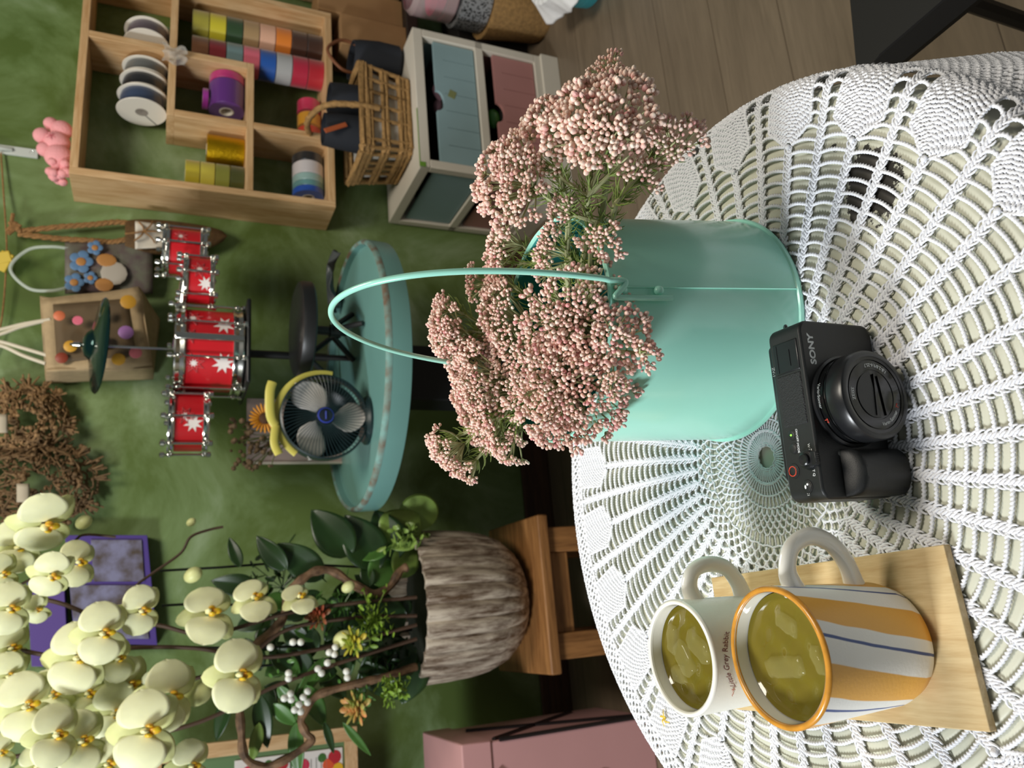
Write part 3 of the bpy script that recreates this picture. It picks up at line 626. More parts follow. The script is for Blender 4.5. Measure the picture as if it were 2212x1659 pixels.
def sprig(label, heads, root, mid=None, n=1, group='rice flower sprigs in the green bucket', leafn=60):
    """heads: list of (photo x, photo y, depth, radius m, bud radius, buds, facing)"""
    root = np.array(root, float); t = thing('rice_flower_sprig', label, 'flower', root, 0, group)
    buds, st, lf = MB(), MB(), MB()
    mid = np.array(mid, float) if mid is not None else root+(np.mean([pd(h[0], h[1], h[2]) for h in heads], 0)-root)*.45
    trunk = spline([root, (root*.5+mid*.5)+rng.normal(0, .003, 3), mid], 8); st.tube(trunk, np.linspace(.0026, .0020, len(trunk)), 8)
    segs = [trunk]
    for (x, y, dp, R, br, nb, face) in heads:
        br *= .80 if FW > .9 else .72; nb = int(nb*1.65)
        c = pd(x, y, dp); ax = c-mid; L = np.linalg.norm(ax); ax /= L
        nrm = ax*.55+np.array(face)*.45+A3(0, 0, .15); nrm /= np.linalg.norm(nrm); M = align(nrm)
        hub = c-nrm*R*.95
        P = spline([mid, (mid+hub)/2+rng.normal(0, L*.06, 3), hub], 8); st.tube(P, np.linspace(.0018, .0012, len(P)), 7); segs.append(P)
        nsub = max(5, int(nb/9)); 
        for q in range(nsub):
            a = q*2.39996; rad = math.sqrt((q+.5)/nsub)*R*rng.uniform(.88, 1.12)
            hgt = (1-(rad/R)**2*.55)*R*.62*rng.uniform(.75, 1.2)
            sc_ = c+M@np.array([rad*math.cos(a), rad*math.sin(a), hgt-R*.45])
            P = spline([hub, hub+(sc_-hub)*.5+rng.normal(0, R*.06, 3), sc_-(sc_-hub)*.10], 4); st.tube(P, np.linspace(.0009, .0005, len(P)), 5)
            dn = M@np.array([rad*math.cos(a)*.9/R, rad*math.sin(a)*.9/R, .8]); dn /= np.linalg.norm(dn); Md = align(dn)
            k = int(nb/nsub+rng.uniform(0, 1)); sr = R*.98/math.sqrt(nsub)*1.05
            for b_ in range(k):
                a2 = b_*2.4+q; r2 = sr*math.sqrt((b_+.3)/k)*1.0; pt = sc_+Md@np.array([r2*math.cos(a2), r2*math.sin(a2), rng.uniform(-.35, .55)*sr*.8+(1-(r2/sr)**2)*sr*.3])
                d = dn+ (pt-sc_)/sr*.5+rng.normal(0, .15, 3); d /= np.linalg.norm(d)
                bud(buds, pt, d, br*rng.uniform(.8, 1.15), FW)
                b0 = sc_-dn*sr*.5; st.tube([b0, (b0+pt)/2+rng.normal(0, .0004, 3), pt-d*br], .00035, 4)
    for P in segs:
        L = np.linalg.norm(P[-1]-P[0]); nl = int(leafn*L/.06)
        for q in range(nl):
            i = rng.integers(1, len(P)); b0 = P[i-1]+(P[i]-P[i-1])*rng.uniform(); ax = P[i]-P[i-1]; ax /= np.linalg.norm(ax)+1e-9
            o = rng.normal(0, 1, 3); o -= ax*(o@ax); o /= np.linalg.norm(o); ll = rng.uniform(.009, .018)
            e = b0+(ax*rng.uniform(.4, 1.0)+o*rng.uniform(.5, 1.))*ll*.8; lf.tube(spline([b0, (b0+e)/2+o*ll*.12, e], 3), np.linspace(.00055, .0002, 7), 4)
    a = buds.build('buds', BUD, t, world=True, label='dense pink and cream buds'); a['kind'] = 'stuff'
    st.build('stem', STEM, t, world=True); b = lf.build('leaves', LEAF, t, world=True); b['kind'] = 'stuff'
    return t
FW = 1.
UPF = A3(-.3, -.6, .7)
def rp_(dx, dy, z=-.02): return A3(RC[0]+dx, RC[1]+dy, RZ+z)
sprig('largest pale cream headed sprig leaning far to the right over the bucket rim', [(1290, 235, .475, .036, .0022, 260, UPF), (1160, 255, .50, .017, .0019, 60, UPF), (1240, 300, .49, .018, .0018, 60, UPF), (1340, 330, .48, .015, .0018, 40, UPF)], rp_(.030, .005), pd(1270, 425, .50))
FW = .72
sprig('rice flower sprig reaching up and right beside the white cabinet', [(1085, 395, .50, .030, .0019, 230, UPF), (1110, 320, .52, .018, .0018, 70, UPF), (1185, 345, .51, .014, .0016, 40, UPF)], rp_(.028, .02), pd(1230, 440, .53), leafn=70)
sprig('small loose sprig at the far right tip of the bouquet', [(1308, 135, .50, .012, .0016, 30, UPF)], rp_(.03, -.002), pd(1320, 300, .50), leafn=20)
sprig('low right sprig hanging out towards the table edge with sparse buds', [(1470, 292, .475, .018, .0018, 70, UPF), (1400, 365, .49, .012, .0017, 30, UPF), (1415, 300, .49, .012, .0017, 26, UPF)], rp_(.032, -.005), pd(1330, 440, .49), leafn=50)
sprig('short sprig with tiny cluster lying on the right rim of the bucket', [(1300, 520, .475, .013, .0017, 46, A3(.2, -.8, .3)), (1205, 460, .50, .012, .0015, 40, UPF)], rp_(.02, -.02), pd(1290, 480, .50), leafn=60)
FW = .55
sprig('narrow pink sprig rising behind the right side of the wire handle', [(1075, 520, .60, .021, .0017, 100, UPF), (1060, 570, .61, .013, .0017, 40, UPF)], rp_(.02, .03), pd(1170, 560, .58), leafn=80)
sprig('dim pink sprig low inside the bucket rim behind the handle', [(1185, 530, .57, .026, .0016, 120, A3(0, -.5, .8))], rp_(.03, .02, -.04), pd(1230, 560, .55))
sprig('pink sprig at the back of the bucket just left of the handle', [(1060, 625, .63, .023, .0018, 110, UPF), (1015, 610, .64, .014, .0016, 40, UPF)], rp_(.0, .035), pd(1140, 640, .60))
FW = .65
sprig('upper left sprig whose head hides the back end of the handle', [(950, 715, .60, .022, .0018, 140, UPF), (950, 660, .61, .012, .0017, 36, UPF), (985, 765, .60, .024, .0018, 140, UPF)], rp_(-.005, .03), pd(1090, 740, .60), leafn=90)
sprig('full round sprig in the middle of the bouquet behind the leaves', [(1060, 700, .60, .036, .0018, 260, UPF), (1090, 770, .58, .024, .0018, 110, UPF)], rp_(-.005, .015), pd(1150, 740, .58))
sprig('broad dense left sprig of tightly packed pink buds', [(1010, 840, .60, .040, .0018, 360, UPF), (1030, 925, .60, .032, .0017, 240, UPF), (1080, 860, .58, .022, .0017, 90, UPF)], rp_(-.03, .02), pd(1130, 840, .58), leafn=110)
sprig('far left drooping sprig over the dark gap beside the plant stool', [(958, 985, .60, .020, .0016, 110, UPF), (1000, 1020, .60, .014, .0016, 50, UPF), (935, 965, .61, .012, .0016, 36, UPF)], rp_(-.04, .02), pd(1080, 900, .58), leafn=80)
sprig('small whitish budded sprig at the lower left of the bouquet', [(1085, 975, .585, .016, .0016, 60, UPF), (1115, 945, .58, .010, .0015, 26, UPF)], rp_(-.04, .01), pd(1120, 890, .57))
FW = .55
sprig('large pink sprig spilling forward over the front rim of the bucket', [(1265, 690, .485, .036, .0020, 270, A3(-.1, -.85, .4)), (1340, 735, .470, .022, .0020, 110, A3(-.1, -.9, .3)), (1190, 720, .51, .024, .0018, 110, UPF)], rp_(.0, -.03), pd(1200, 700, .53))
sprig('large pink sprig spilling over the left side of the bucket', [(1240, 850, .49, .040, .0019, 360, A3(-.4, -.75, .4)), (1180, 800, .51, .026, .0019, 150, UPF), (1180, 890, .51, .022, .0018, 110, UPF)], rp_(-.03, -.02), pd(1170, 830, .54))
sprig('thin curled tip hanging below the front sprig against the bucket', [(1402, 765, .462, .009, .0018, 22, A3(0, -.9, .1)), (1330, 830, .47, .010, .0017, 20, A3(0, -.9, .1))], rp_(-.005, -.035), pd(1300, 760, .485), leafn=10)
sprig('sprig end drooping onto the cloth at the left foot of the bouquet', [(1225, 925, .50, .014, .0016, 50, A3(-.5, -.6, .2))], rp_(-.045, -.01), pd(1170, 880, .54), leafn=20)
# ------------------------------------------------------------------ things along the wall (local x along the wall, y into it)
def wt(name, label, cat, u, off, z, group=None, rz=0.): return thing(name, label, cat, WF(u, off, z), YA+rz, group)
# white two drawer cabinet
ca0, ca1, cof, cback, ctop = 1.218, 1.690, D-1.835, .01, .486
cab = wt('drawer_cabinet', 'white cabinet with pale blue and dusty pink plank fronted drawers, standing on the floor', 'cabinet', (ca0+ca1)/2, (cof+cback)/2, 0)
cw, cdp = (ca1-ca0)/2, (cof-cback)/2
CREAM = mat('cream_paint', 'd9d2c4', .5, var=.06, scale=6); BLUEP = mat('blue_paint', '8da9ae', .5, var=.08, scale=7); PINKP = mat('dusty_pink_paint', 'b5807c', .5, var=.1, scale=7)
DARKI = mat('dark_inside', '15130f', .9)
GREENT = mat('green_tape', '6d9a33', .6)
mb = MB(); th_ = .026
mb.bx(-cw, cw, -cdp, cdp, ctop-.03, ctop).bx(-cw, cw, -cdp, cdp, .03, .085)
for x in (-cw, cw-th_):
    for y in (-cdp, cdp-th_): mb.bx(x, x+th_, y, y+th_, .085, ctop-.03)
mb.bx(-cw, cw, -cdp, -cdp+.02, .262, .288).bx(-cw, -cw+.02, -cdp, cdp, .262, .288).bx(cw-.02, cw, -cdp, cdp, .262, .288).bx(-cw, cw, cdp-.02, cdp, .262, .288)
mb.bx(-cw+.01, cw-.01, cdp-.012, cdp-.002, .05, ctop-.02)
mb.build('frame', CREAM, cab, bevel=.002)
MB().bx(-cw-.004, cw+.006, -cdp-.006, cdp, 0, .062).build('plinth', CREAM, cab, bevel=.002)
def drawer(z0, z1, m, rows):
    gap = .035   # open slot above the front
    mb = MB(); x0, x1 = -cw+th_+.004, cw-th_-.004; nsl = 7
    for k in range(nsl):
        a = x0+(x1-x0)*k/nsl; b_ = x0+(x1-x0)*(k+1)/nsl; mb.bx(a+.0009, b_-.0009, -cdp+.008, -cdp+.02, z0+.004, z1-gap-.028)
    # top band with a scooped hand hold
    pts = [(x0, z1-gap-.028), (x1, z1-gap-.028), (x1, z1-gap)]+[((x0+x1)/2+.035*math.cos(a), z1-gap-.024*math.sin(a)) for a in np.linspace(0, PI, 14)]+[(x0, z1-gap)]
    mb.prism(pts, -cdp+.008, -cdp+.02)
    mb.bx(-cw+.008, -cw+.016, -cdp+th_+.004, cdp-th_-.004, z0+.004, z1-.02).bx(cw-.016, cw-.008, -cdp+th_, cdp-th_, z0+.004, z1-.02)
    mb.build('drawer', m, cab, smooth=False)
    MB().bx(x0, x1, -cdp+.022, cdp-.03, z0+.002, z1-.055).build('drawer_contents', DARKI, cab)
drawer(.288, ctop-.03, BLUEP, 1); drawer(.085, .262, PINKP, 1)
MB().box((.03, -cdp+.0075, ctop-.115), (.026, .001, .022), rot=rotm('Y', .35)).build('price_sticker', mat('khaki_sticker', '7c8253', .6), cab)
mb = MB().tube(spline([(.02, -cdp+.03, ctop-.09), (.05, -cdp+.025, ctop-.07), (.09, -cdp+.03, ctop-.1)], 6), .011, 8).ball((.0, -cdp+.04, ctop-.085), (.03, .015, .02))
mb.build('dark_cloth_inside', mat('wine_cloth', '4b3038', .8), cab)
MB().ball((-.0, -cdp+.045, .225), (.035, .02, .022)).build('green_bag_inside', mat('green_foil', '3c7a30', .3), cab)
MB().bx(-cw-.0005, -cw+.19, -cdp-.0008, -cdp+.004, ctop+.0002, ctop+.001).bx(-cw-.001, -cw+.014, -cdp-.0012, -cdp, ctop-.016, ctop+.001).build('green_tape', GREENT, cab)
# square wooden wall shelf
SO, SBK = .15, .001; su0, su1, sz0, sz1 = 1.170, 1.858, .683, 1.366; T_ = .020
shf = wt('wall_shelf', 'square pine wall shelf divided into compartments for ribbon and wire spools', 'shelf', (su0+su1)/2, SO/2, sz0)
sw, sd, sh = (su1-su0)/2, SO/2, sz1-sz0
def su(u): return u-(su0+su1)/2
def szz(z): return z-sz0
for n_, x in (('side_board', -sw), ('side_board', sw-T_)): MB().bx(x, x+T_, -sd, sd-.001, 0, sh).build(n_, PINEZ, shf, bevel=.0012)
for n_, z in (('bottom_board', 0), ('top_board', sh-T_)): MB().bx(-sw+T_, sw-T_, -sd, sd-.001, z, z+T_).build(n_, PINE, shf, bevel=.0012)
def div(n_, x0, x1, z0, z1): MB().bx(su(x0), su(x1), -sd, sd-.001, szz(z0), szz(z1)).build(n_, PINE if (x1-x0) > (z1-z0) else PINEZ, shf, bevel=.0012)
zA, zB = 1.124, .914   # tops: board A from 1.124 to 1.144, board B .914-.934
div('divider', 1.392, su1-T_, zA, zA+T_); div('divider', su0+T_, 1.612, zB, zB+T_)
div('divider', 1.392, 1.412, zB+T_, zA); div('divider', 1.592, 1.612, zB+T_, zA); div('divider', 1.598, 1.618, zA+T_, sz1-T_); div('divider', 1.392, 1.412, sz0+T_, zB)
# wire spools and ribbon rolls
SPW = mat('spool_white', 'e5dfd2', .45); LABEL_GREY = mat('spool_hub_grey', '8d857c', .6)
def satin(c, r=.3): return mat('satin_'+c, c, r, 0, Sheen_Weight=.3, Specular_IOR_Level=.8)
def spool(label, u, off, z, r, w, col, ang, tilt=0., grp='white wire spools on the pine shelf'):
    t = thing('wire_spool', label, 'spool', WF(u, off, z), YA+ang, grp)   # local x is the axis
    M = rotm('Y', PI/2); fl = lambda x0: [(r*.2, x0), (r, x0), (r+.0008, x0+.0012), (r, x0+.0024), (r*.2, x0+.0024)]
    for s in (-1, 1): MB().lathe(fl(s*(w/2)-.0012), 48, c=(0, 0, r), M=M).build('flange', SPW, t)
    MB().lathe([(r*.86, -w/2+.001), (r*.89, -w/4), (r*.89, w/4), (r*.86, w/2-.001)], 40, c=(0, 0, r), M=M).build('wound_wire', satin(col), t)
    MB().lathe([(.001, w/2), (r*.26, w/2+.0004), (r*.26, w/2-.002)], 24, c=(0, 0, r), M=M).lathe([(.001, -w/2), (r*.26, -w/2-.0016), (r*.26, -w/2+.002)], 24, c=(0, 0, r), M=M).build('hub', LABEL_GREY, t)
    MB().box((-w/2-.0016, r*.5, r*.62), (.0006, r*.75, .0025), rot=rotm('X', -.65)).build('slot', BLACKP, t)
    return t
zs = zA+T_+.0005
spool('white spool of dark blue ribbon, front of the row on the shelf divider', 1.452, .087, zs, .064, .047, '2c3c58', 0)
spool('white spool of black wire between the blue and grey spools', 1.503, .085, zs, .062, .044, '101114', 0)
spool('white spool of grey ribbon next to the upright divider', 1.552, .085, zs, .060, .040, '5d5f5c', 0)
spool('white spool of dark mauve ribbon alone in the top right compartment', 1.672, .09, zs, .060, .048, '5b4f57', math.radians(8))
def roll(label, u, off, z, r, h, col, axis='Z', rough=.3, grp=None, metal=0.):
    t = wt('ribbon_roll', label, 'ribbon', u, off, z, grp); M = rotm('Y', PI/2) if axis == 'X' else np.eye(3); c = (0, 0, r) if axis == 'X' else (0, 0, 0)
    z0 = -h/2 if axis == 'X' else 0
    m = satin(col, rough) if not metal else mat('foil_'+col, col, rough, metal, bump=.8, scale=260)
    MB().lathe([(r*.42, z0+.0006), (r-.0012, z0+.0006), (r, z0+.002), (r*.995, z0+h/2), (r, z0+h-.002), (r-.0012, z0+h-.0006), (r*.42, z0+h-.0006)], 48, c=c, M=M).build('ribbon', m, t)
    MB().lathe([(r*.43, z0+.001), (r*.34, z0+.0002), (r*.34, z0+h-.0002), (r*.43, z0+h-.001)], 24, c=c, M=M).build('core', SPW, t)
    return t
zb = sz0+T_; rh = .0470
for k, (c, l) in enumerate([('b01f2d', 'red'), ('b3203e', 'crimson'), ('a9abac', 'silver'), ('1e55a8', 'bright blue'), ('d9677a', 'salmon pink'), ('6e8788', 'grey blue'), ('7a1a20', 'dark red'), ('6b4221', 'brown')]):
    roll('%s satin ribbon roll in the front stack of the tall compartment' % l, 1.664, .085, zb+k*rh*1.02, .046, rh, c, grp='satin ribbon rolls in the tall right compartment')
for k, (c, l) in enumerate([('3e2417', 'dark brown'), ('452a1c', 'very dark brown'), ('e0802a', 'orange'), ('dfae92', 'peach'), ('a88b62', 'tan'), ('2e4a2a', 'dark green'), ('cbc02f', 'yellow'), ('a39c3b', 'olive')]):
    roll('%s satin ribbon roll in the stack beside the right board of the shelf' % l, 1.768, .075, zb+k*rh*1.02, .044, rh, c, grp='satin ribbon rolls in the tall right compartment')
roll('large purple ribbon roll lying on its rim in the small middle compartment', 1.520, .082, zB+T_, .050, .085, '5a2078', 'X', .28)
roll('magenta ribbon roll lying on its rim right of the purple roll', 1.577, .082, zB+T_, .050, .026, 'b0206f', 'X', .3)
tq = roll('small violet ribbon roll resting on top of the purple roll', 1.510, .082, zB+T_+.1005, .030, .017, '9a2a94', 'Z', .3)
roll('glittering gold foil ribbon roll standing under the divider', 1.352, .07, zB+T_-.0, .040, .0, 'c9a21a') if False else None
for k in range(1): roll('wide glittering gold foil ribbon roll standing in the left compartment', 1.344, .08, zB+T_, .044, .103, 'd0a516', 'Z', .3, None, .9)
for k, (c, l) in enumerate([('4d5220', 'dark olive'), ('8d8f38', 'olive green'), ('c9bb45', 'pale yellow'), ('b8a82c', 'mustard yellow')]):
    roll('%s ribbon roll stacked against the left board of the shelf' % l, 1.252, .085, zB+T_+k*.0395, .040, .039, c, grp='yellow and green ribbon rolls in the left compartment')
for k, (c, l) in enumerate([('17181a', 'black'), ('c9c4c6', 'white'), ('8fb0ac', 'pale teal'), ('5f8f90', 'teal'), ('1d4fae', 'royal blue')][::-1]):
    w_ = [.02, .018, .024, .042, .03][k]; x_ = 1.232+sum([.02, .018, .024, .042, .03][:k])+w_/2
    roll('%s ribbon roll lying on its rim in the bottom left compartment' % l, x_, .075, zb, .046, w_, c, 'X', .3, 'ribbon rolls lying in the bottom left compartment')
for k, (c, l) in enumerate([('c9402a', 'red orange'), ('d99a2a', 'amber'), ('c32a50', 'rose')]):
    roll('%s ribbon roll low in the compartment behind the basket handle' % l, 1.46+k*.05, .05, zb, .036, .042, c, 'X', .3, 'ribbon rolls behind the basket handle')
tl = tag(MB().box((0, 0, 0), (.032, .03, .045)).build('green_box', mat('sage_card', '7c9c7c', .6), bevel=.002), 'small sage green box behind the mauve spool on the shelf', 'box'); tl.location = WF(1.735, .05, zs+.0235); tl.rotation_euler = (0, 0, YA)
mb = MB(); pzs = WF(1.585, .14, zA+.02)
cel = glassmat('cellophane', 'd6d2c8', .15, .35)
def celf(U, V): return np.stack([pzs[0]+(U-.5)*.05+.004*np.sin(V*9), pzs[1]-.028+.008*np.sin(U*11+V*6), pzs[2]-.045+V*.06+.004*np.sin(U*14)], -1)
tag(mb.grid(celf, 14, 14).build('cellophane_scrap', cel, solid=.0006), 'crumpled clear cellophane caught on the shelf divider below the grey spool', 'cellophane')
# pink plush on the shelf
PLUSH = mat('pink_plush', 'e9a0a4', .9, 0, bump=.8, scale=220)
u1, z1_ = pw(128, 305, .09); tp = wt('plush_toy', 'pink plush toy with round blobby petals lying on top of the pine shelf', 'toy', 1.27, .09, sz1)
mb = MB()
for (x, z, r) in ((-.02, .034, .034), (.02, .04, .032), (.06, .032, .027), (.035, .075, .022), (.075, .058, .018), (-.005, .066, .020)): mb.ball((x, 0, z), (r, r*.85, r), 18, 12)
mb.build('body', PLUSH, tp)
mb = MB()
for k in range(26):
    a = k*2.4; mb.ball((-.062+.028*math.cos(a)*rng.uniform(.3, 1), .02*rng.normal()*.5, .028+.024*math.sin(a)*rng.uniform(.3, 1)), .012, 8, 6)
mb.build('ruffle', PLUSH, tp)
mb = MB()
for k in range(3): a = k*PI/3+.2; mb.tube([(.022-.012*math.cos(a), -.0285, .052-.012*math.sin(a)), (.022+.012*math.cos(a), -.0285, .052+.012*math.sin(a))], .0008, 5)
mb.build('stitching', mat('red_thread', 'c05060', .6), tp)
# white bracket strap
u1, z1_ = pw(0, 318, .01); u2, z2_ = pw(82, 331, .01)
tb = wt('metal_strap', 'white metal hook strap screwed to the green wall above the pink toy', 'strap', u2, .004, z2_)
MB().bx(-.013, .013, -.004, .0035, 0, .34).tube([(0, -.006, .06), (-.006, -.016, .085), (-.004, -.02, .12), (.003, -.012, .14)], .006, 8).build('strap_body', mat('strap_white', 'c6ccc6', .35), tb, bevel=.0015)
MB().lathe([(.0001, -.0012), (.005, -.001), (.006, 0)], 16, c=(0, -.0045, .014), M=rotm('X', PI/2)).build('screw', CHROME, tb)
# boxes and crate to the right, behind and beside the cabinet
CARD = mat('cardboard', 'a07a50', .8, var=.12, scale=12)
def wbox(name, label, cat, u0, u1, o0, o1, z0, z1, m, bevel=.002):
    o = tag(MB().box((0, 0, (z1-z0)/2), (u1-u0, abs(o1-o0), z1-z0)).build(name, m, bevel=bevel), label, cat); p = WF((u0+u1)/2, (o0+o1)/2, z0); o.location = p; o.rotation_euler = (0, 0, YA); return o
# low bench behind the far right things
bt = wt('wall_ledge', 'dark narrow wall ledge carrying the cardboard boxes right of the white cabinet', 'ledge', 2.06, .085, 0)
MB().bx(-.33, .42, -.082, .084, .40, .44).build('board', mat('dark_wood', '2c211a', .6), bt, bevel=.003)
for x in (-.30, .39):
    for y in (.07,): MB().bx(x-.018, x+.018, y-.05, y+.012, .30, .40).build('bracket', mat('dark_wood_leg', '241b15', .6), bt, bevel=.002)
wbox('cardboard_box', 'plain brown cardboard box right of the basket below the pine shelf', 'box', 1.745, 1.86, .02, .16, .44, .655, CARD)
wbox('cardboard_box', 'tall brown cardboard box leaning by the wall at the top of the photo edge', 'box', 1.885, 1.99, .02, .13, .44, .72, CARD)
ct = wt('wooden_crate', 'pale wooden crate with long planks right of the pine shelf', 'crate', 2.11, .085, .44)
for k in range(5): MB().bx(-.105, .12, -.07, .07, .004+k*.12, .11+k*.12).build('plank', woodmat('crate_wood_%d' % k, 'b49a78', '8d744f', 'X', 1.5), ct, bevel=.003)
wbox('storage_box', 'dark storage box standing on the floor under the wall ledge', 'box', 1.74, 2.12, .02, .17, 0, .26, mat('dark_box', '1d1815', .7))
# basket with white lining on the cabinet
JUTE = mat('straw_rope', 'a9834f', .8, 0, var=.35, scale=90, bump=.9, bscale=300)
bu0, bz_ = 1.42, ctop+.001; bof = .21
bsk = wt('woven_basket', 'brown woven seagrass basket with white lining and arched handle on the white cabinet', 'basket', bu0, bof, bz_)
bw, bd, bh = .145, .105, .155
mb = MB()
def ringpts(s, z): 
    w_, d_ = bw*s, bd*s; r = .03; P = []
    for cx_, cy_, a0 in ((w_-r, d_-r, 0), (-w_+r, d_-r, PI/2), (-w_+r, -d_+r, PI), (w_-r, -d_+r, 1.5*PI)):
        for k in range(5): a = a0+k*PI/8; P.append((cx_+r*math.cos(a), cy_+r*math.sin(a), z))
    return P
def rs(z): return .88+.14*z/bh
for z, r in ((.008, .008), (.022, .006), (.035, .007), (.075, .007), (.087, .006), (.122, .006), (.136, .008), (.150, .009)):
    mb.tube(spline(ringpts(rs(z), z), 3, True), r, 8, closed=True, lobes=3, twist=260, amp=.3)
mb.build('woven_rows', JUTE, bsk); mb = MB()
P0 = np.array(ringpts(1, 0)); 
PP = spline(P0, 6, True); Ls = np.concatenate([[0], np.cumsum(np.linalg.norm(np.diff(PP, axis=0), axis=1))]); 
for k in range(26):
    i = np.searchsorted(Ls, Ls[-1]*k/26); i = min(i, len(PP)-1); q = PP[i]
    mb.tube([(q[0]*rs(z)*1.0, q[1]*rs(z)*1.0, z) for z in np.linspace(.006, .15, 8)], .0058, 7, lobes=2, twist=300, amp=.35)
mb.build('upright_strands', JUTE, bsk)
LIN = mat('white_lining', 'd9d4c8', .8)
mb = MB().grid(lambda U, V: np.array([np.array(spline(ringpts(.9*rs(.01+.12*v), .01+.12*v), 3, True))[int(u*59)] for u, v in zip(U, V)]), 59, 4); mb.bx(-bw*.8, bw*.8, -bd*.8, bd*.8, .004, .012); mb.build('lining', LIN, bsk)
mb = MB().tube(spline([(-.01, -bd-.002, .10), (-.012, -bd-.003, .17), (-.015, -bd*.8, .25), (-.018, 0, .285), (-.015, bd*.8, .25), (-.012, bd*.97, .16)], 8), .0085, 10, lobes=4, twist=220, amp=.2); mb.build('handle', JUTE, bsk)
# dark navy felt bags in and by the basket
NAVY = mat('navy_felt', '20242c', .85, bump=.3, scale=300); LEATH = mat('brown_leather', '7a4a2c', .55)
def felt(label, u, off, z, rx, ry, h, hnd=True):
    t = wt('felt_bag', label, 'bag', u, off, z)
    prof = [(0, 0), (.8, .0), (1, .08), (1.02, .5), (.93, .85), (.86, 1.0), (.80, 1.0), (.84, .8), (.9, .4), (.8, .06), (0, .05)]
    mb = MB().lathe([(a, b*h) for a, b in prof], 40); mb.V = [v*np.array([rx, ry, 1]) for v in mb.V]; mb.build('body', NAVY, t)
    if hnd: MB().tube(spline([(-rx*.8, -ry*.1, h*.8), (-rx*.85, -ry*.2, h*1.2), (0, -ry*.3, h*1.5), (rx*.85, -ry*.2, h*1.2), (rx*.8, -ry*.1, h*.8)], 8), .005, 8).build('handle', LEATH, t)
    return t
felt('dark navy felt bag with brown rim strap on the right end of the cabinet top', 1.655, .20, ctop+.001, .062, .075, .15)
felt('dark navy felt pouch standing inside the basket at its left', 1.372, .23, bz_+.014, .055, .05, .23, False)
felt('dark navy felt pouch standing inside the basket at its right', 1.49, .22, bz_+.014, .05, .05, .21, False)
tw = wt('leather_tag', 'orange brown leather tag sticking out of the basket', 'tag', 1.345, .285, bz_+.19); MB().box((0, 0, .03), (.014, .004, .07), rot=rotm('Y', -.5)).build('tag_body', mat('orange_leather', 'a8552f', .5), tw, bevel=.001)
# things cropped by the right edge of the room view: three containers stacked, and a covered tub
so_ = .30; su_x = 1.915; zA1, zA2, zA3 = pw(1104, 20, so_)[1], pw(1048, 20, so_)[1], pw(985, 20, so_)[1]; zA0 = .0
bk = wt('straw_basket', 'tan straw basket at the right edge of the picture, lowest of a stack of containers', 'basket', su_x, so_, zA0)
hA = zA2-zA0
MB().lathe([(0, 0), (.085, 0), (.095, .02), (.108, hA*.55), (.122, hA-.01), (.122, hA), (0, hA)], 48, f=lambda t, z: 1+.010*np.sin(t*30)).build('body', JUTE, bk)
mc = wt('mesh_cup', 'grey perforated metal cup standing on the straw basket', 'cup', su_x, so_, zA2+.001)
m_, nt_, b_ = base('perforated_metal', .4, .3); vo = nt_.nodes.new('ShaderNodeTexVoronoi'); vo.inputs['Scale'].default_value = 130; tcx = nt_.nodes.new('ShaderNodeTexCoord'); nt_.links.new(tcx.outputs['Object'], vo.inputs['Vector']); rp0 = nt_.nodes.new('ShaderNodeValToRGB'); rp0.color_ramp.elements[0].position = .35; rp0.color_ramp.elements[1].position = .45
rp0.color_ramp.elements[0].color = (.01, .01, .01, 1); rp0.color_ramp.elements[1].color = (.30, .31, .32, 1); nt_.links.new(vo.outputs['Distance'], rp0.inputs[0]); nt_.links.new(rp0.outputs[0], b_.inputs['Base Color'])
hM = zA3-zA2-.002
MB().lathe([(0, 0), (.100, 0), (.105, .004), (.108, hM), (0, hM)], 48).build('body', m_, mc)
tc_ = wt('plastic_jar', 'clear plastic jar with pink and red contents on the perforated metal cup', 'jar', su_x+.005, so_, zA3+.001)
MB().lathe([(0, .002), (.095, .002), (.102, .008), (.102, .13), (.09, .145), (.088, .145), (.100, .128), (.100, .01), (0, .005)], 48).build('body', glassmat('clear_jar', 'd8c8c8', .08, .3), tc_)
MB().lathe([(0, .006), (.097, .006), (.097, .035), (0, .04)], 32).build('red_contents', mat('wine_red', '7a2a34', .5), tc_); MB().lathe([(0, .041), (.085, .041), (.09, .07), (0, .085)], 32).build('pink_contents', mat('hot_pink', 'd8306e', .5), tc_)
AQUA = mat('aqua_plastic', '3f9aa2', .35)
P0 = pz(1285, -66, 0); hT = pz(1285, 0, 0)
tbx, tby, TH, TRr = P0[0], P0[1], .155, .125
st2 = thing('plastic_tub', 'round aqua plastic tub on the floor under a white frilled doily', 'tub', (tbx, tby, 0), YA)
MB().lathe([(0, 0), (.104, 0), (.108, .003), (TRr, TH-.006), (TRr+.003, TH), (TRr-.004, TH), (0, TH-.004)], 64).build('body', AQUA, st2)
MB().tube([(.1095*math.cos(a), .1095*math.sin(a), .03) for a in np.linspace(0, 2*PI, 49)[:-1]], .0025, 6, closed=True).build('ridge', AQUA, st2)
def doily(U, V):
    a = V*2*PI; r = .005+.20*U; ex = np.clip(r-TRr-.004, 0, 1); kf = .45+.35*np.sin(6*a+1); z = TH+.002-ex*np.sqrt(1-.55*kf)+.003*np.sin(a*26)*U
    rr_ = np.minimum(r, TRr+.004+ex*(.15+kf*.6))
    return np.stack([rr_*np.cos(a), rr_*np.sin(a), z], -1)
dl = tag(MB().grid(doily, 30, 150).build('doily', mat('white_doily', 'f0f0f0', .85, bump=.9, scale=300), solid=.002), 'white frilly doily draped over the aqua tub at the right edge', 'doily'); dl.location = (tbx, tby, 0); dl.rotation_euler = (0, 0, YA)
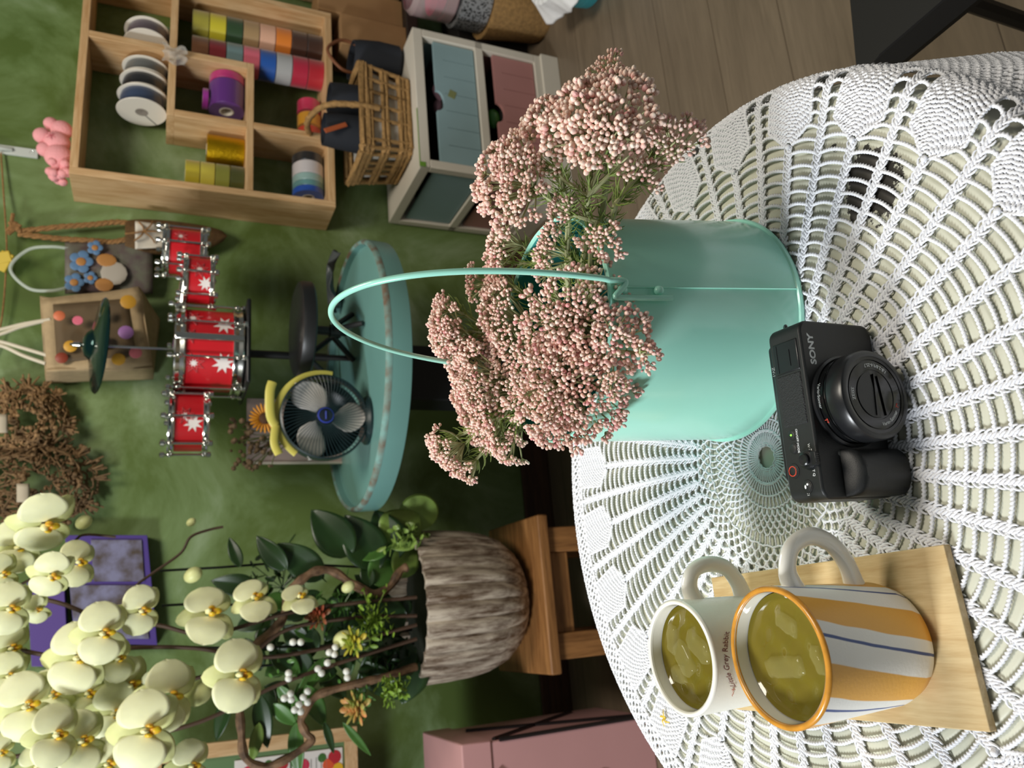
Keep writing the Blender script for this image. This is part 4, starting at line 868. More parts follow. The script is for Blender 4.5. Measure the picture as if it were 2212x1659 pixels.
# black metal chair by the right side of the table
zc = .43; A, B = pz(1836, 0, zc), pz(1851, 158, zc); C2, D2 = pz(1905, 160, zc), pz(2110, -10, zc)
chair = thing('metal_chair', 'black metal chair seat and frame cropped at the right edge of the photo', 'chair', (A[0], A[1], 0))
ud = (D2-C2); mbx = MB()
bk_ = B+(B-A)*.15; poly = [A+(A-B)*.6, bk_, C2, D2+(D2-C2)*.6]
V = np.array([p for p in poly]+[p-A3(0, 0, .012) for p in poly]); mbx.add(V, [(3, 2, 1, 0), (4, 5, 6, 7), (0, 1, 5, 4), (1, 2, 6, 5), (2, 3, 7, 6), (3, 0, 4, 7)]); mbx.build('seat', mat('chair_black', '0b0c0d', .6), chair, world=True)
off_ = A3(.014, -.012, 0)
MB().tube([C2+off_-(D2-C2)*.1, D2+off_+(D2-C2)*.6], .014, 4).build('seat_rail', mat('chair_rail', '1b1a1e', .5), chair, world=True)
for p in poly[:2]: q = p+(np.mean(poly, 0)-p)*.06; MB().tube([(q[0], q[1], zc-.01), (q[0], q[1], 0)], .011, 8).build('leg', mat('chair_leg', '141416', .5), chair, world=True)
# ------------------------------------------------------------------ turquoise side table with its load
TQ = mat('turquoise_enamel', '6c9a94', .35, 0, var=.10, scale=5, bump=.03)
RUST = mat('rusty_edge', '6d5a48', .7, 0, col2='76a29b', scale=26)
tz = .705; tu, toff, tr_ = .575, .40, .325
tt = wt('side_table', 'round turquoise enamelled metal table with a rusty raised rim by the green wall', 'table', tu, toff, 0)
MB().lathe([(0, tz-.012), (tr_-.012, tz-.012), (tr_-.010, tz), (tr_-.004, tz+.004), (tr_, tz), (tr_+.002, tz-.01), (tr_, tz-.05), (tr_-.004, tz-.052), (tr_-.006, tz-.03), (0, tz-.028)], 96).build('top', TQ, tt)
MB().lathe([(tr_-.0095, tz+.0012), (tr_-.004, tz+.0052), (tr_+.0006, tz+.0012), (tr_+.0022, tz-.0035), (tr_+.002, tz-.008)], 96).build('rim', RUST, tt, label='rusty worn rim edge')
MB().bx(-.07, .07, -.05, .05, .03, tz-.03).build('pedestal', mat('table_black', '0e1012', .6), tt, bevel=.004)
MB().lathe([(0, .03), (.05, .03), (.2, .012), (.21, 0), (0, 0)], 40).build('base', mat('table_base', '101214', .6), tt)
tz2 = tz-.012
# drum throne
def at(x, y, off): u, z = pw(x, y, off); return u, off, z
u_, o_, z_ = at(652, 711, .42)
ds = wt('drum_stool', 'small black round toy drum stool standing on the turquoise table', 'stool', u_-.0, .42, tz2)
zt = z_-tz2; BK = mat('stool_black', '1a1b1c', .4)
MB().lathe([(0, zt+.016), (.100, zt+.016), (.111, zt+.012), (.114, zt+.004), (.114, zt-.014), (.110, zt-.018), (0, zt-.018)], 64).build('seat', BK, ds)
MB().tube([(0, 0, zt-.016), (0, 0, .03)], .011, 12).lathe([(.011, .07), (.017, .07), (.017, .045), (.011, .045)], 16).build('post', BK, ds)
for k in range(3): a = k*2*PI/3+.5; MB().tube([(0, 0, .075), (.07*math.cos(a), .07*math.sin(a), .006)], .007, 8).build('leg', BK, ds)
# toy drum kit
RED = None
def starred():
    m, nt, b = base('red_star_wrap', .3); N = nt.nodes; b.inputs['Base Color'].default_value = (*srgb('c81f28'), 1); return m
RED = starred(); STARW = mat('white_star', 'efe6e2', .5); STARP = mat('pink_star_outline', 'd86a6e', .5)
KO = .27
u0k, zk = pw(460, 760, KO)
kit = wt('toy_drum_kit', 'toy drum kit with red star patterned drums, chrome hoops and one dark cymbal', 'drum kit', u0k, KO, tz2)
def drum(name, u, off, zbot, ztop, r, lugs, parent=kit, stars=(), ph=0.):
    cx, cy = u-u0k, KO-off; z0, z1 = zbot-tz2, ztop-tz2
    d = MB().lathe([(0, z0+.006), (r*.985, z0+.006), (r*.985, z1-.006), (0, z1-.006)], 64, c=(cx, cy, 0)).build(name, RED, parent, label='red shell with white stars')
    hz_ = (z1-z0)*.16
    for a, b in ((z0, z0+hz_), (z1-hz_, z1)):
        MB().lathe([(r, a+.001), (r*1.045, a), (r*1.055, a+.003), (r*1.02, (a+b)/2), (r*1.055, b-.003), (r*1.045, b), (r, b-.001)], 64, c=(cx, cy, 0)).build('hoop', CHROME, d)
    MB().lathe([(0, z1-.004), (r*.97, z1-.003), (r*.99, z1-.005)], 48, c=(cx, cy, 0)).build('drumhead', mat('drumhead', 'c8ccc4', .4), d)
    for k in range(lugs):
        a = ph+k*2*PI/lugs; x, y = cx+r*1.10*math.cos(a), cy+r*1.10*math.sin(a)
        mb = MB().tube([(x, y, z0-.004), (x, y, z1+.010)], .0028, 8).lathe([(.001, z1+.016), (.006, z1+.014), (.007, z1+.006), (.003, z1+.003)], 12, c=(x, y, 0)).lathe([(.003, z0+.004), (.007, z0+.001), (.007, z0-.007), (.001, z0-.009)], 12, c=(x, y, 0))
        mb.ball((x, y, z1-hz_*.5), (.006, .006, .008), 8, 6).ball((x, y, z0+hz_*.5), (.006, .006, .008), 8, 6); mb.build('lug', CHROME, d)
    for (a, zf, s, filled) in stars:
        mb, mo = MB(), MB()
        zc_ = z0+(z1-z0)*zf; R = r*.988; pts = []
        for q in range(16): rr_ = s*(1 if q % 2 == 0 else .45); b_ = q*PI/8+.3; pts.append((rr_*math.cos(b_), rr_*math.sin(b_)))
        def onw(px_, pz2, o=.0006): aa_ = a+px_/R; return (cx+(R+o)*math.cos(aa_), cy+(R+o)*math.sin(aa_), zc_+pz2)
        if filled: V = [onw(0, 0)]+[onw(*p) for p in pts]; mb.add(V, [(0, 1+q, 1+(q+1) % 16) for q in range(16)])
        else: mo.tube([onw(*p, .001) for p in pts], .0011, 5, closed=True); V = [onw(0, 0)]+[onw(p[0]*.45, p[1]*.45) for p in pts]; mb.add(V, [(0, 1+q, 1+(q+1) % 16) for q in range(16)])
        mb.build('star', STARW, d)
        if mo.n: mo.build('star_outline', STARP, d)
    return d
F2 = -PI/2
za, zb2 = pw(520, 760, KO)[1], pw(375, 760, KO)[1]
drum('bass_drum', u0k, KO, za, zb2, .100, 8, stars=[(F2-.35-.25, .30, .026, True), (F2+.38, .30, .026, True), (F2-.62, .72, .024, False), (F2+.55, .75, .024, False), (F2+.02, .78, .018, False)], ph=.35)
MB().bx(-.105, .105, -.105, .10, za-tz2-.014, za-tz2-.004).build('base_plate', BLACKP, kit, bevel=.004)
MB().bx(-.008, .008, -.108, -.098, za-tz2, zb2-tz2).build('chrome_clamp', CHROME, kit, bevel=.002)
mb = MB().tube([(-.0, 0, za-tz2-.01), (0, 0, .05)], .010, 12); mb.build('pole', BK, kit)
for k in range(3): a = k*2*PI/3+.2; MB().tube([(0, 0, .10), (.085*math.cos(a), .085*math.sin(a), .007)], .007, 8).build('leg', BK, kit)
for (y, x0, x1, off, r, st, nm) in ((914, 450, 362, .27, .068, [(F2-.25, .4, .022, True), (F2+.0, .6, .02, False)], 'small_drum'), (610, 462, 395, .33, .056, [(F2+.1, .5, .02, False), (F2-.5, .3, .018, True)], 'small_drum'), (550, 445, 350, .24, .058, [(F2+.3, .6, .016, False)], 'small_drum'), (880, 448, 370, .22, .036, [], 'small_drum')):
    uu = pw(x0, y, off)[0]; drum(nm, uu, off, pw(x0, y, off)[1], pw(x1, y, off)[1], r, 7, stars=st, ph=.2)
    MB().tube([(0, 0, pw(385, y, off)[1]-tz2), (uu-u0k, KO-off, pw(400, y, off)[1]-tz2)], .006, 8).build('mounting_arm', CHROME, kit)
zr = pw(150, 760, KO)[1]-tz2; zcm = pw(200, 760, KO)[1]-tz2
MB().tube([(0, -.004, zb2-tz2), (0, -.004, zr)], .0028, 8).build('cymbal_rod', CHROME, kit)
MB().lathe([(.001, zr-.004), (.006, zr-.006), (.007, zr-.02), (.004, zr-.024)], 16, c=(0, -.004, 0)).build('wing_nut', CHROME, kit)
mb = MB().lathe([(.111, -.004), (.112, -.002), (.108, .002), (.06, .012), (.036, .017), (.028, .028), (.012, .034), (.002, .034), (.002, .031), (.026, .025), (.034, .013), (.06, .009), (.108, -.003), (.111, -.004)], 96, c=(0, -.004, zcm-.012), M=rotm('X', .22)); mb.build('cymbal', mat('dark_teal_cymbal', '12302f', .12, .6), kit)
# fan with yellow ribbon
uf, zf = pw(700, 902, .50); rf_ = .096
fan = wt('desk_fan', 'small dark round desk fan with pale blades and a yellow ribbon on the turquoise table', 'fan', uf, .50, tz2)
fz = max(zf-tz2, rf_+.005); MX = rotm('X', PI/2)@np.eye(3)
FD = mat('fan_dark_green', '16282a', .35)
c_ = (0, 0, fz)
MB().lathe([(rf_*.965, -.012), (rf_, -.010), (rf_*1.01, 0), (rf_, .014), (rf_*.965, .016), (rf_*.955, .002), (rf_*.965, -.012)], 72, c=c_, M=MX).build('ring', FD, fan)
mb = MB()
for k in range(64):
    a = k*2*PI/64; P = [(r*math.cos(a+.25*(r/rf_)), -.014-.006*math.cos(r/rf_*1.5), fz+r*math.sin(a+.25*(r/rf_))) for r in np.linspace(.02, rf_*.97, 7)]
    mb.tube(P, .00075, 5)
g_ = mb.build('grille', mat('fan_grille', '1c3034', .4), fan); g_['kind'] = 'stuff'
BLD = mat('fan_blade', 'c9c4bd', .4)
for k in range(3):
    a0 = k*2*PI/3+.35
    def bl(U, V, a0=a0):
        r = .018+U*(rf_*.84); a = a0+(V-.5)*1.25*np.sin(np.clip(U*.85+.18, 0, 1)*PI)**.6+.35*U
        return np.stack([r*np.cos(a), .004+(V-.5)*.018, fz+r*np.sin(a)], -1)
    MB().grid(bl, 14, 12).build('blade', BLD, fan, solid=.0015)
MB().lathe([(.0001, .022), (.014, .0215), (.020, .018), (.021, .012), (.016, .008)], 32, c=c_, M=MX).build('hub', mat('fan_hub', '1c2430', .3), fan)
MB().lathe([(.015, .0222), (.018, .021), (.0175, .0195)], 32, c=c_, M=MX).build('hub_ring', mat('hub_blue', '2f3f9a', .3), fan)
MB().bx(-.009, .009, -.0235, -.0225, fz-.001, fz+.0015).build('hub_logo', mat('hub_logo_blue', '5560c0', .4), fan)
MB().lathe([(rf_*.9, -.012), (rf_*.6, -.045), (.03, -.055), (0, -.055)], 40, c=c_, M=MX).build('rear_cage', FD, fan)
MB().tube(spline([(0, .03, fz-.02), (0, .045, fz-.07), (0, .03, .01)], 6), .012, 10).lathe([(0, .012), (.05, .012), (.056, .006), (.056, 0), (0, 0)], 32, c=(0, .02, 0)).build('stand', FD, fan)
YEL = mat('yellow_ribbon', 'cfc45e', .45)
mb = MB()
P = [(rf_*1.06*math.cos(a), -.0, fz+rf_*1.06*math.sin(a)) for a in np.linspace(-.2, 2.5, 30)]
mb.tube(P, .008, 8, flat=.3, up=(0, 1, 0)); mb.tube(spline([(-.02, -.004, fz+rf_*1.08), (.0, -.01, fz+rf_*1.2), (.05, -.012, fz+rf_*1.22), (.075, -.01, fz+rf_*1.16)], 6), .010, 8, flat=.35, up=(0, 1, 0))
mb.tube(spline([(-.02, -.004, fz+rf_*1.08), (-.06, -.01, fz+rf_*1.12), (-.085, -.01, fz+rf_*1.02)], 6), .009, 8, flat=.35, up=(0, 1, 0)); mb.build('ribbon', YEL, fan)
# pale card and dried sunflower bouquet behind the fan
uc, zc_ = pw(525, 935, .10); cdw = wt('card', 'pale pink card standing against the wall behind the fan', 'card', (pw(530, 880, .10)[0]+pw(640, 995, .10)[0])/2, .19, tz2)
MB().box((-.012, .0, (zc_-tz2)/2), (.165, .003, zc_-tz2)).build('sheet', mat('blush_card', 'c9aea6', .6), cdw)
MB().bx(-.099, -.0945, -.006, .004, 0, zc_-tz2).build('folded_edge', mat('card_edge', 'd8ccbd', .6), cdw)
MB().tube([(-.0, .002, .02), (0, .02, .0)], .002, 5).build('prop', mat('card_prop', 'b8a89c', .7), cdw)
sf = wt('dried_bouquet', 'dried bouquet with an orange sunflower and brown filler leaning behind the fan', 'bouquet', pw(575, 930, .30)[0], .30, tz2)
def loc(x, y, off, t_, u0, o0): u, z = pw(x, y, off); return A3(u-u0, o0-off, z-tz2)
su_, so_ = pw(575, 930, .30)[0], .30
c = loc(572, 905, .33, sf, su_, so_); mb = MB()
for k in range(22):
    a = k*2*PI/22; d = A3(math.cos(a), -.25, math.sin(a)); mb.ball(c+d*.024, (.0045, .003, .014), 6, 5, M=align(d))
mb.build('sunflower_petals', mat('sunflower_orange', 'd08a20', .6), sf); MB().ball(c+A3(0, -.006, 0), (.014, .008, .014), 12, 8).build('sunflower_centre', mat('sunflower_brown', '4a2c12', .8, bump=.8, scale=400), sf)
mb = MB(); ms = MB()
for k in range(70):
    q = loc(rng.uniform(495, 590), rng.uniform(905, 1015), .30+rng.normal(0, .012), sf, su_, so_); mb.ball(q, .0058*rng.uniform(.6, 1.3), 6, 4)
    if k % 3 == 0: ms.tube(spline([loc(700, 900, .28, sf, su_, so_), (loc(620, 940, .29, sf, su_, so_)+q)/2, q], 4), .0011, 4)
mb.build('filler_flowers', mat('dried_brown', '6f5a40', .8, var=.3, scale=80), sf)['kind'] = 'stuff'; ms.tube([loc(690, 895, .28, sf, su_, so_), loc(790, 880, .28, sf, su_, so_)], .006, 6); ms.build('stems', mat('dried_stem', '5f6a35', .8), sf)
# crumpled grey wrapping leaning behind the drum stool
bb_ = wt('plastic_wrap', 'crumpled dark grey plastic wrapping lying behind the drum stool on the turquoise table', 'wrapping', pw(740, 620, .25)[0], .25, tz2+.012)
def bagf(U, V): return np.stack([-.06+.15*V+.012*np.sin(U*7+V*5), -.05+.09*U+.01*np.sin(V*9), .004+.03*np.sin(V*PI*.9+.2)*(1-.7*U)+.008*np.sin(U*13+V*11)], -1)
MB().grid(bagf, 24, 30).build('wrap_sheet', mat('black_film', '4a5052', .4), bb_, solid=.002)
# ------------------------------------------------------------------ things hanging on the wall, left to right of the shelf
ROPE = mat('jute_rope', '9a7142', .85, 0, var=.3, scale=120, bump=.8, bscale=400)
def WP(x, y, off): return pwall(x, y, off)
rb = thing('jute_wall_bag', 'brown jute bag hanging by knotted braided straps beside the pine shelf', 'bag', pwall(300, 510, .0))
mb = MB()
for pts in ([(40, 500), (130, 490), (200, 485), (260, 480), (320, 492)], [(40, 505), (120, 515), (200, 520), (250, 522), (300, 508)]):
    P = spline([WP(x, y, .035) for x, y in pts], 10)
    for ph in (0, 2.1, 4.2):
        L = np.arange(len(P))*.9; mb.tube(P+np.stack([.004*np.sin(L+ph)*Ww[i] for i in range(3)], -1)+np.outer(.003*np.cos(L+ph), -Nn), .0045, 6)
mb.build('braided_straps', ROPE, rb, world=True)
mb = MB()
for k in range(7): a = k*.9; mb.tube(spline([WP(30+rng.normal(0, 8), 495+rng.normal(0, 9), .04) for _ in range(5)], 5), .005, 6)
mb.build('knot', ROPE, rb, world=True)
def bagb(U, V):
    a = V*2*PI; x = 270+U*250; hw = 38*np.sin(np.clip(U*1.0+.12, 0, 1)**.8*PI)**.5
    return np.array([WP(x_, 505+10*np.sin(u*3)+h*np.cos(b), .035+.026*np.sin(b)*(np.sin(min(u+.1, 1)*PI)**.5)) for x_, h, b, u in zip(x, hw, a, U)])
MB().grid(bagb, 26, 30).build('bag_body', mat('brown_hessian', '5f4422', .85, 0, var=.3, scale=60, bump=.8, bscale=200), rb, world=True)
mb = MB().grid(lambda U, V: np.array([WP(292+u*70, 478+v*60*(1-.2*u)+8*u, .068+.006*math.sin(u*5+v*4)) for u, v in zip(U, V)]), 10, 10); mb.build('paper_tag', mat('white_tag', 'cfc8ba', .7), rb, world=True, solid=.002)
mb = MB()
for (x, y) in ((300, 480), (330, 478), (345, 500), (335, 525), (290, 520), (270, 505)): mb.tube(spline([WP(310, 500, .075), WP((310+x)/2+4, (500+y)/2, .08), WP(x, y, .074)], 5), .0022, 5)
mb.build('string_bow', ROPE, rb, world=True)
# gift bag of clear plastic with painted flowers
gb_ = thing('clear_gift_bag', 'clear plastic gift bag printed with blue flowers and a small cartoon animal', 'bag', pwall(240, 590, .0))
def quadbag(x0, x1, y0, y1, off, thick, parent, m, name, nx=12):
    def f(U, V): return np.array([WP(x0+(x1-x0)*u, y0+(y1-y0)*v, off+thick*(math.sin(v*PI)**.6)*(1-.3*u)+.002*math.sin(u*9+v*7)) for u, v in zip(U, V)])
    return MB().grid(f, nx, nx).build(name, m, parent, world=True, solid=.0015)
quadbag(140, 330, 520, 635, .03, .022, gb_, mat('mauve_print', '5b4a4c', .5, col2='6a6a5c', scale=30), 'bag_panel')
BLF = mat('blue_print', '56789c', .6); ORF = mat('orange_print', 'a8743a', .6)
for (x, y, r) in ((175, 565, 24), (160, 610, 20), (205, 535, 16), (195, 600, 14)):
    mb, m2 = MB(), MB()
    for k in range(5): a = k*2*PI/5; mb.ball(WP(x+r*.62*math.cos(a), y+r*.62*math.sin(a), .058), (r*.00055, .0016, r*.00055), 10, 6, M=np.stack([Ww, Nn, [0, 0, 1]], 1))
    m2.ball(WP(x, y, .060), (r*.0005, .002, r*.0005), 10, 6, M=np.stack([Ww, Nn, [0, 0, 1]], 1))
    pf = mb.build('printed_flower', BLF, gb_, world=True); m2.build('flower_centre', ORF, pf, world=True)
for (x, y, rx, rz) in ((230, 562, .019, .024), (225, 615, .019, .022)): MB().ball(WP(x, y, .059), (rx, .002, rz), 14, 6, M=np.stack([Ww, Nn, [0, 0, 1]], 1)).build('printed_orange_blob', ORF, gb_, world=True)
MB().ball(WP(246, 590, .058), (.034, .002, .032), 16, 6, M=np.stack([Ww, Nn, [0, 0, 1]], 1)).build('printed_cream_blob', mat('cream_print', 'a89f92', .6), gb_, world=True)
mb = MB()
for (a, b) in ((532, 545), (612, 630)): pass
mb.tube(spline([WP(150, 537, .04), WP(110, 533, .05), WP(60, 540, .05), (WP(22, 560, .05)+WP(22, 600, .05))/2, WP(60, 622, .05), WP(110, 628, .05), WP(150, 620, .04)], 10), .0042, 8)
mb.build('tube_handle', glassmat('clear_tube', 'dfe8df', .08, .45), gb_, world=True)
# burlap bag
HES = mat('hessian', 'b59d78', .85, 0, var=.12, scale=60, bump=.7, bscale=500); WIN = mat('bag_window', '6b5a44', .3, 0, var=.15, scale=12)
hb = thing('hessian_bag', 'beige hessian window bag with white handles and little bright stickers', 'bag', pwall(210, 720, .0))
c1 = [WP(85, 645, .05), WP(105, 830, .11), WP(335, 815, .11), WP(345, 690, .09)]
def lerpq(q, u, v): return (q[0]*(1-u)+q[3]*u)*(1-v)+(q[1]*(1-u)+q[2]*u)*v
front = [WP(92, 648, .085), WP(100, 800, .125), WP(330, 795, .125), WP(300, 620, .085)]
backq = [WP(86, 640, .02), WP(98, 828, .02), WP(330, 818, .02), WP(345, 690, .02)]
def fsurf(q, n=10): return lambda U, V: np.array([lerpq(q, u, v)-Nn*.004*math.sin(u*7+v*5) for u, v in zip(U, V)])
mb = MB().grid(fsurf(front), 12, 12).grid(fsurf([front[0], backq[0], backq[3], front[3]]), 8, 8).grid(fsurf([front[1], backq[1], backq[2], front[2]]), 8, 8).grid(fsurf([front[3], front[2], backq[2], backq[3]]), 8, 8).grid(fsurf([backq[0], backq[1], backq[2], backq[3]]), 6, 6)
mb.build('bag_body', HES, hb, world=True, solid=.003)
wn = [lerpq(front, .10, .10)-Nn*.006, lerpq(front, .10, .90)-Nn*.006, lerpq(front, .86, .86)-Nn*.006, lerpq(front, .86, .14)-Nn*.006]
MB().grid(lambda U, V: np.array([lerpq(wn, u, v) for u, v in zip(U, V)]), 8, 8).build('window', WIN, hb, world=True, solid=.002)
for (x, y, r, c) in ((128, 682, .013, 'd0704a'), (168, 692, .012, 'd86a80'), (222, 678, .014, '7aa23a'), (277, 652, .019, 'c9952c'), (272, 718, .018, 'a070b0'), (293, 762, .015, 'c96a70'), (256, 776, .016, 'c9952c'), (152, 748, .015, 'c9952c'), (133, 773, .014, '8a3a26'), (224, 738, .017, '2a1c18')):
    MB().lathe([(.0001, .0012), (r*.9, .001), (r, 0)], 14, c=WP(x, y, .135), M=align(-Nn)).build('sticker', mat('sticker_'+c, c, .5), hb, world=True)
for pts in ([(108, 690), (50, 700), (0, 712), (-60, 722)], [(100, 692), (45, 706), (0, 722), (-60, 735)], [(104, 768), (50, 752), (0, 738), (-60, 730)], [(98, 785), (50, 768), (0, 746), (-60, 740)]):
    MB().tube(spline([WP(x, y, .10) for x, y in pts], 6), .0045, 8).build('handle', mat('white_cord', 'd9cfb8', .7), hb, world=True)
# thin string and yellow clip
st_ = thing('clothes_string', 'thin brown string strung along the top of the wall with a yellow paper clip bow', 'string', pwall(12, 500, .0))
MB().tube(spline([WP(2, 330, .012), WP(8, 420, .02), WP(12, 480, .03), WP(14, 560, .03), WP(2, 700, .02), WP(-30, 800, .01)], 8), .0022, 6).build('cord', ROPE, st_, world=True)
MB().box((0, 0, 0), (.05, .012, .03), rot=rotm('Y', .4)).box((0.01, 0, .0), (.03, .016, .034), rot=rotm('Y', -.3)).build('paper_bow', mat('yellow_paper', 'c9ae3e', .6), st_, bevel=.003).location = pwall(8, 565, .04)-pwall(12, 500, .0)
# dried root wreaths
DR = mat('dried_root', '9a7850', .8, 0, var=.45, scale=60); DR2 = mat('dried_root_dark', '7d6140', .85, 0, var=.4, scale=60)
def rootwreath(label, cx, cy, rx, ry, m, n, hole, seed, ox=0):
    r_ = np.random.default_rng(seed); t = thing('dried_wreath', label, 'wreath', pwall(cx, cy, .0), 0, 'dried root wreaths at the top of the wall')
    mb = MB()
    for k in range(n):
        a = r_.uniform(0, 2*PI); rr_ = np.sqrt(r_.uniform(hole, 1)); P = []
        for s in range(6): a += r_.normal(.12*(1 if k % 2 else -1), .10); rr_ = np.clip(rr_+r_.normal(0, .09), hole**.5, 1.06); P.append(WP(cx+rx*rr_*math.cos(a), cy+ry*rr_*math.sin(a), .03+.05*(1-rr_**2)+r_.uniform(0, .02)))
        mb.tube(spline(P, 4), np.linspace(.0030, .0016, 21)*r_.uniform(.7, 1.2), 5); mb.ball(P[2], .0052*r_.uniform(.6, 1.2), 6, 4)
    for k in range(int(n*.12)):
        a = r_.uniform(0, 2*PI); P0 = WP(cx+rx*math.cos(a)*.9, cy+ry*math.sin(a)*.9, .04); P1 = WP(cx+rx*math.cos(a)*1.18, cy+ry*math.sin(a)*1.18, .035)
        for j in range(5): mb.tube([P0, P1+r_.normal(0, .009, 3)], np.linspace(.003, .002, 2), 5)
        mb.ball(P1, .006, 6, 4)
    mb.build('twigs', m, t, world=True)['kind'] = 'stuff'; return t
w1 = rootwreath('lighter brown wreath of knobbly dried roots beside the beige bag', 60, 905, 85, 72, DR, 170, .07, 3)
w2 = rootwreath('darker brown wreath of wiry dried roots just above the orchids', 80, 1040, 125, 85, DR2, 210, .05, 5)
for (t, x, y) in ((w1, 3, 915), (w2, 50, 1065)): MB().grid(lambda U, V, x=x, y=y: np.array([WP(x-14+28*u, y-20+40*v, .115+.004*math.sin(u*3)) for u, v in zip(U, V)]), 5, 5).build('paper_label', mat('kraft_white', 'b7ab95', .7), t, world=True, solid=.001)
# purple photo box behind the orchids
PUR = mat('purple_card', '4d3a86', .5); PRN = mat('floral_print', '7d7c9a', .6, 0, col2='4c4038', scale=28)
pb = thing('purple_box', 'purple gift box with a floral picture lid hanging behind the orchids', 'box', pwall(260, 1280, 0))
def slab(x0, x1, y0, y1, off, m, name, parent, th=.012, sk=0.):
    q = [WP(x0, y0, off), WP(x0+sk, y1, off), WP(x1+sk, y1, off), WP(x1, y0, off)]; V = np.array(q+[p+Nn*th for p in q]); return MB().add(V, [(0, 1, 2, 3), (7, 6, 5, 4), (0, 4, 5, 1), (1, 5, 6, 2), (2, 6, 7, 3), (3, 7, 4, 0)]).build(name, m, parent, world=True, smooth=False, bevel=.001)
slab(140, 318, 1156, 1395, .04, PUR, 'lid', pb, .035, 22); slab(196, 306, 1166, 1256, .044, PRN, 'floral_panel', pb, .003, 6); slab(150, 310, 1264, 1380, .044, PRN, 'floral_panel', pb, .003, 12)
pb2 = thing('purple_box', 'plain violet box standing left of the floral purple box behind the blooms', 'box', pwall(90, 1340, 0))
slab(58, 138, 1258, 1440, .05, mat('violet_card', '5b458c', .5), 'front', pb2, .045, 10)
# wooden frame with printed recipe cards
fr = thing('picture_frame', 'pale wooden frame holding colourful printed cards on the wall left of the orchid', 'picture', pwall(610, 1620, 0))
FO = .10
def fslab(x0, x1, ya, yb, m, name, off=FO, th=.016): # ya at x0, yb at x1: a strip following the frame's edge
    return
q00, q10 = WP(380, 1612, FO), WP(768, 1567, FO); ey = (q10-q00)/np.linalg.norm(q10-q00)   # down the edge
ex_ = -Ww-0*Nn
def fpt(a, b, o=0.): return q10-ey*a+ex_*b-Nn*o    # a up from the lower corner, b to the left
def fbox(a0, a1, b0, b1, o0, o1, m, name):
    V = [fpt(a, b, o) for o in (o1, o0) for a, b in ((a0, b0), (a0, b1), (a1, b1), (a1, b0))]
    return MB().add(np.array(V), [(0, 1, 2, 3), (7, 6, 5, 4), (0, 4, 5, 1), (1, 5, 6, 2), (2, 6, 7, 3), (3, 7, 4, 0)]).build(name, m, fr, world=True, bevel=.001, smooth=False)
fbox(0, .46, 0, .032, 0, .016, PINEZ, 'frame_side'); fbox(0, .03, .032, .30, 0, .016, PINE, 'frame_side'); fbox(.44, .47, .032, .30, 0, .016, PINE, 'frame_side'); fbox(0, .47, .30, .33, 0, .016, PINEZ, 'frame_side')
fbox(.03, .44, .032, .30, .002, .004, mat('frame_back_green', '5f7d52', .6), 'backing')
CARDM = mat('printed_card', 'e2dcd6', .5)
cr_ = np.random.default_rng(4)
for (a0, a1) in ((.035, .155), (.16, .285)):
    c_o = fbox(a0, a1, .045, .24, .005, .007, CARDM, 'card')
    for (da, db, r, c) in ((.02, .02, .016, 'b3202c'), (.035, .035, .014, 'd9562a'), (.012, .045, .012, 'e0b020'), (.05, .018, .010, '3c6a2a'), (.095, .03, .015, 'c92a4a'), (.02, .07, .012, '2c1a14')):
        MB().lathe([(.0001, .001), (r, .0008), (r, 0)], 14, c=fpt(a0+da, .045+db, .0072), M=align(-Nn)).build('printed_fruit', mat('print_'+c, c, .6), c_o, world=True)
    for k in range(5): fb = [fpt(a0+.04+k*.012, .055+cr_.uniform(0, .01), .0075), fpt(a0+.04+k*.012, .14+cr_.uniform(0, .03), .0075)]; MB().tube(fb, .0009, 4).build('printed_line', mat('print_grey', '8a8680', .7), c_o, world=True)
# pink gift bag with black ribbons
PK_ = mat('pink_gift_paper', 'c79594', .5, var=.06, scale=5)
go = .36; gA = WF(*(lambda q: (q[0], go, 0))(pw(1330, 1640, go)))
gu0, gz1 = pw(932, 1582, go+.14); 
gf = wt('gift_box', 'tall pink gift box with black ribbons and a white heart on the floor', 'box', -.274-.165, .29, 0)
gz1 = .497
MB().bx(-.17, .161, -.138, .138, 0, gz1).build('box_body', PK_, gf, bevel=.004)
MB().bx(-.174, .165, -.142, .142, gz1-.07, gz1+.002).build('lid', PK_, gf, bevel=.004)
RB = mat('black_ribbon', '1a1416', .4)
mb = MB()
for (p, q) in (((.1635, -.13, gz1-.08), (.1635, .10, .10)), ((.1635, .05, gz1-.08), (.1635, -.13, .02)), ((.10, -.1425, gz1-.08), (-.17, -.1425, .10)), ((.1625, -.140, gz1-.09), (.1625, -.140, 0.))): mb.tube([p, q], .005, 6)
mb.build('ribbon', RB, gf)
def heart(s): return [(s*.062*16*math.sin(t)**3/16, s*.062*(13*math.cos(t)-5*math.cos(2*t)-2*math.cos(3*t)-math.cos(4*t))/16) for t in np.linspace(0, 2*PI, 40, endpoint=False)]
MB().prism([(x-.0, z+.14) for x, z in heart(1)], -.1424, -.1405).build('heart', mat('white_paper', 'd8cfcc', .6), gf)
# small dark box under the side table
wbox('storage_box', 'low black storage box on the floor in front of the side table pedestal', 'box', .42, .80, .66, .86, 0, .11, mat('black_box', '0c1014', .6))
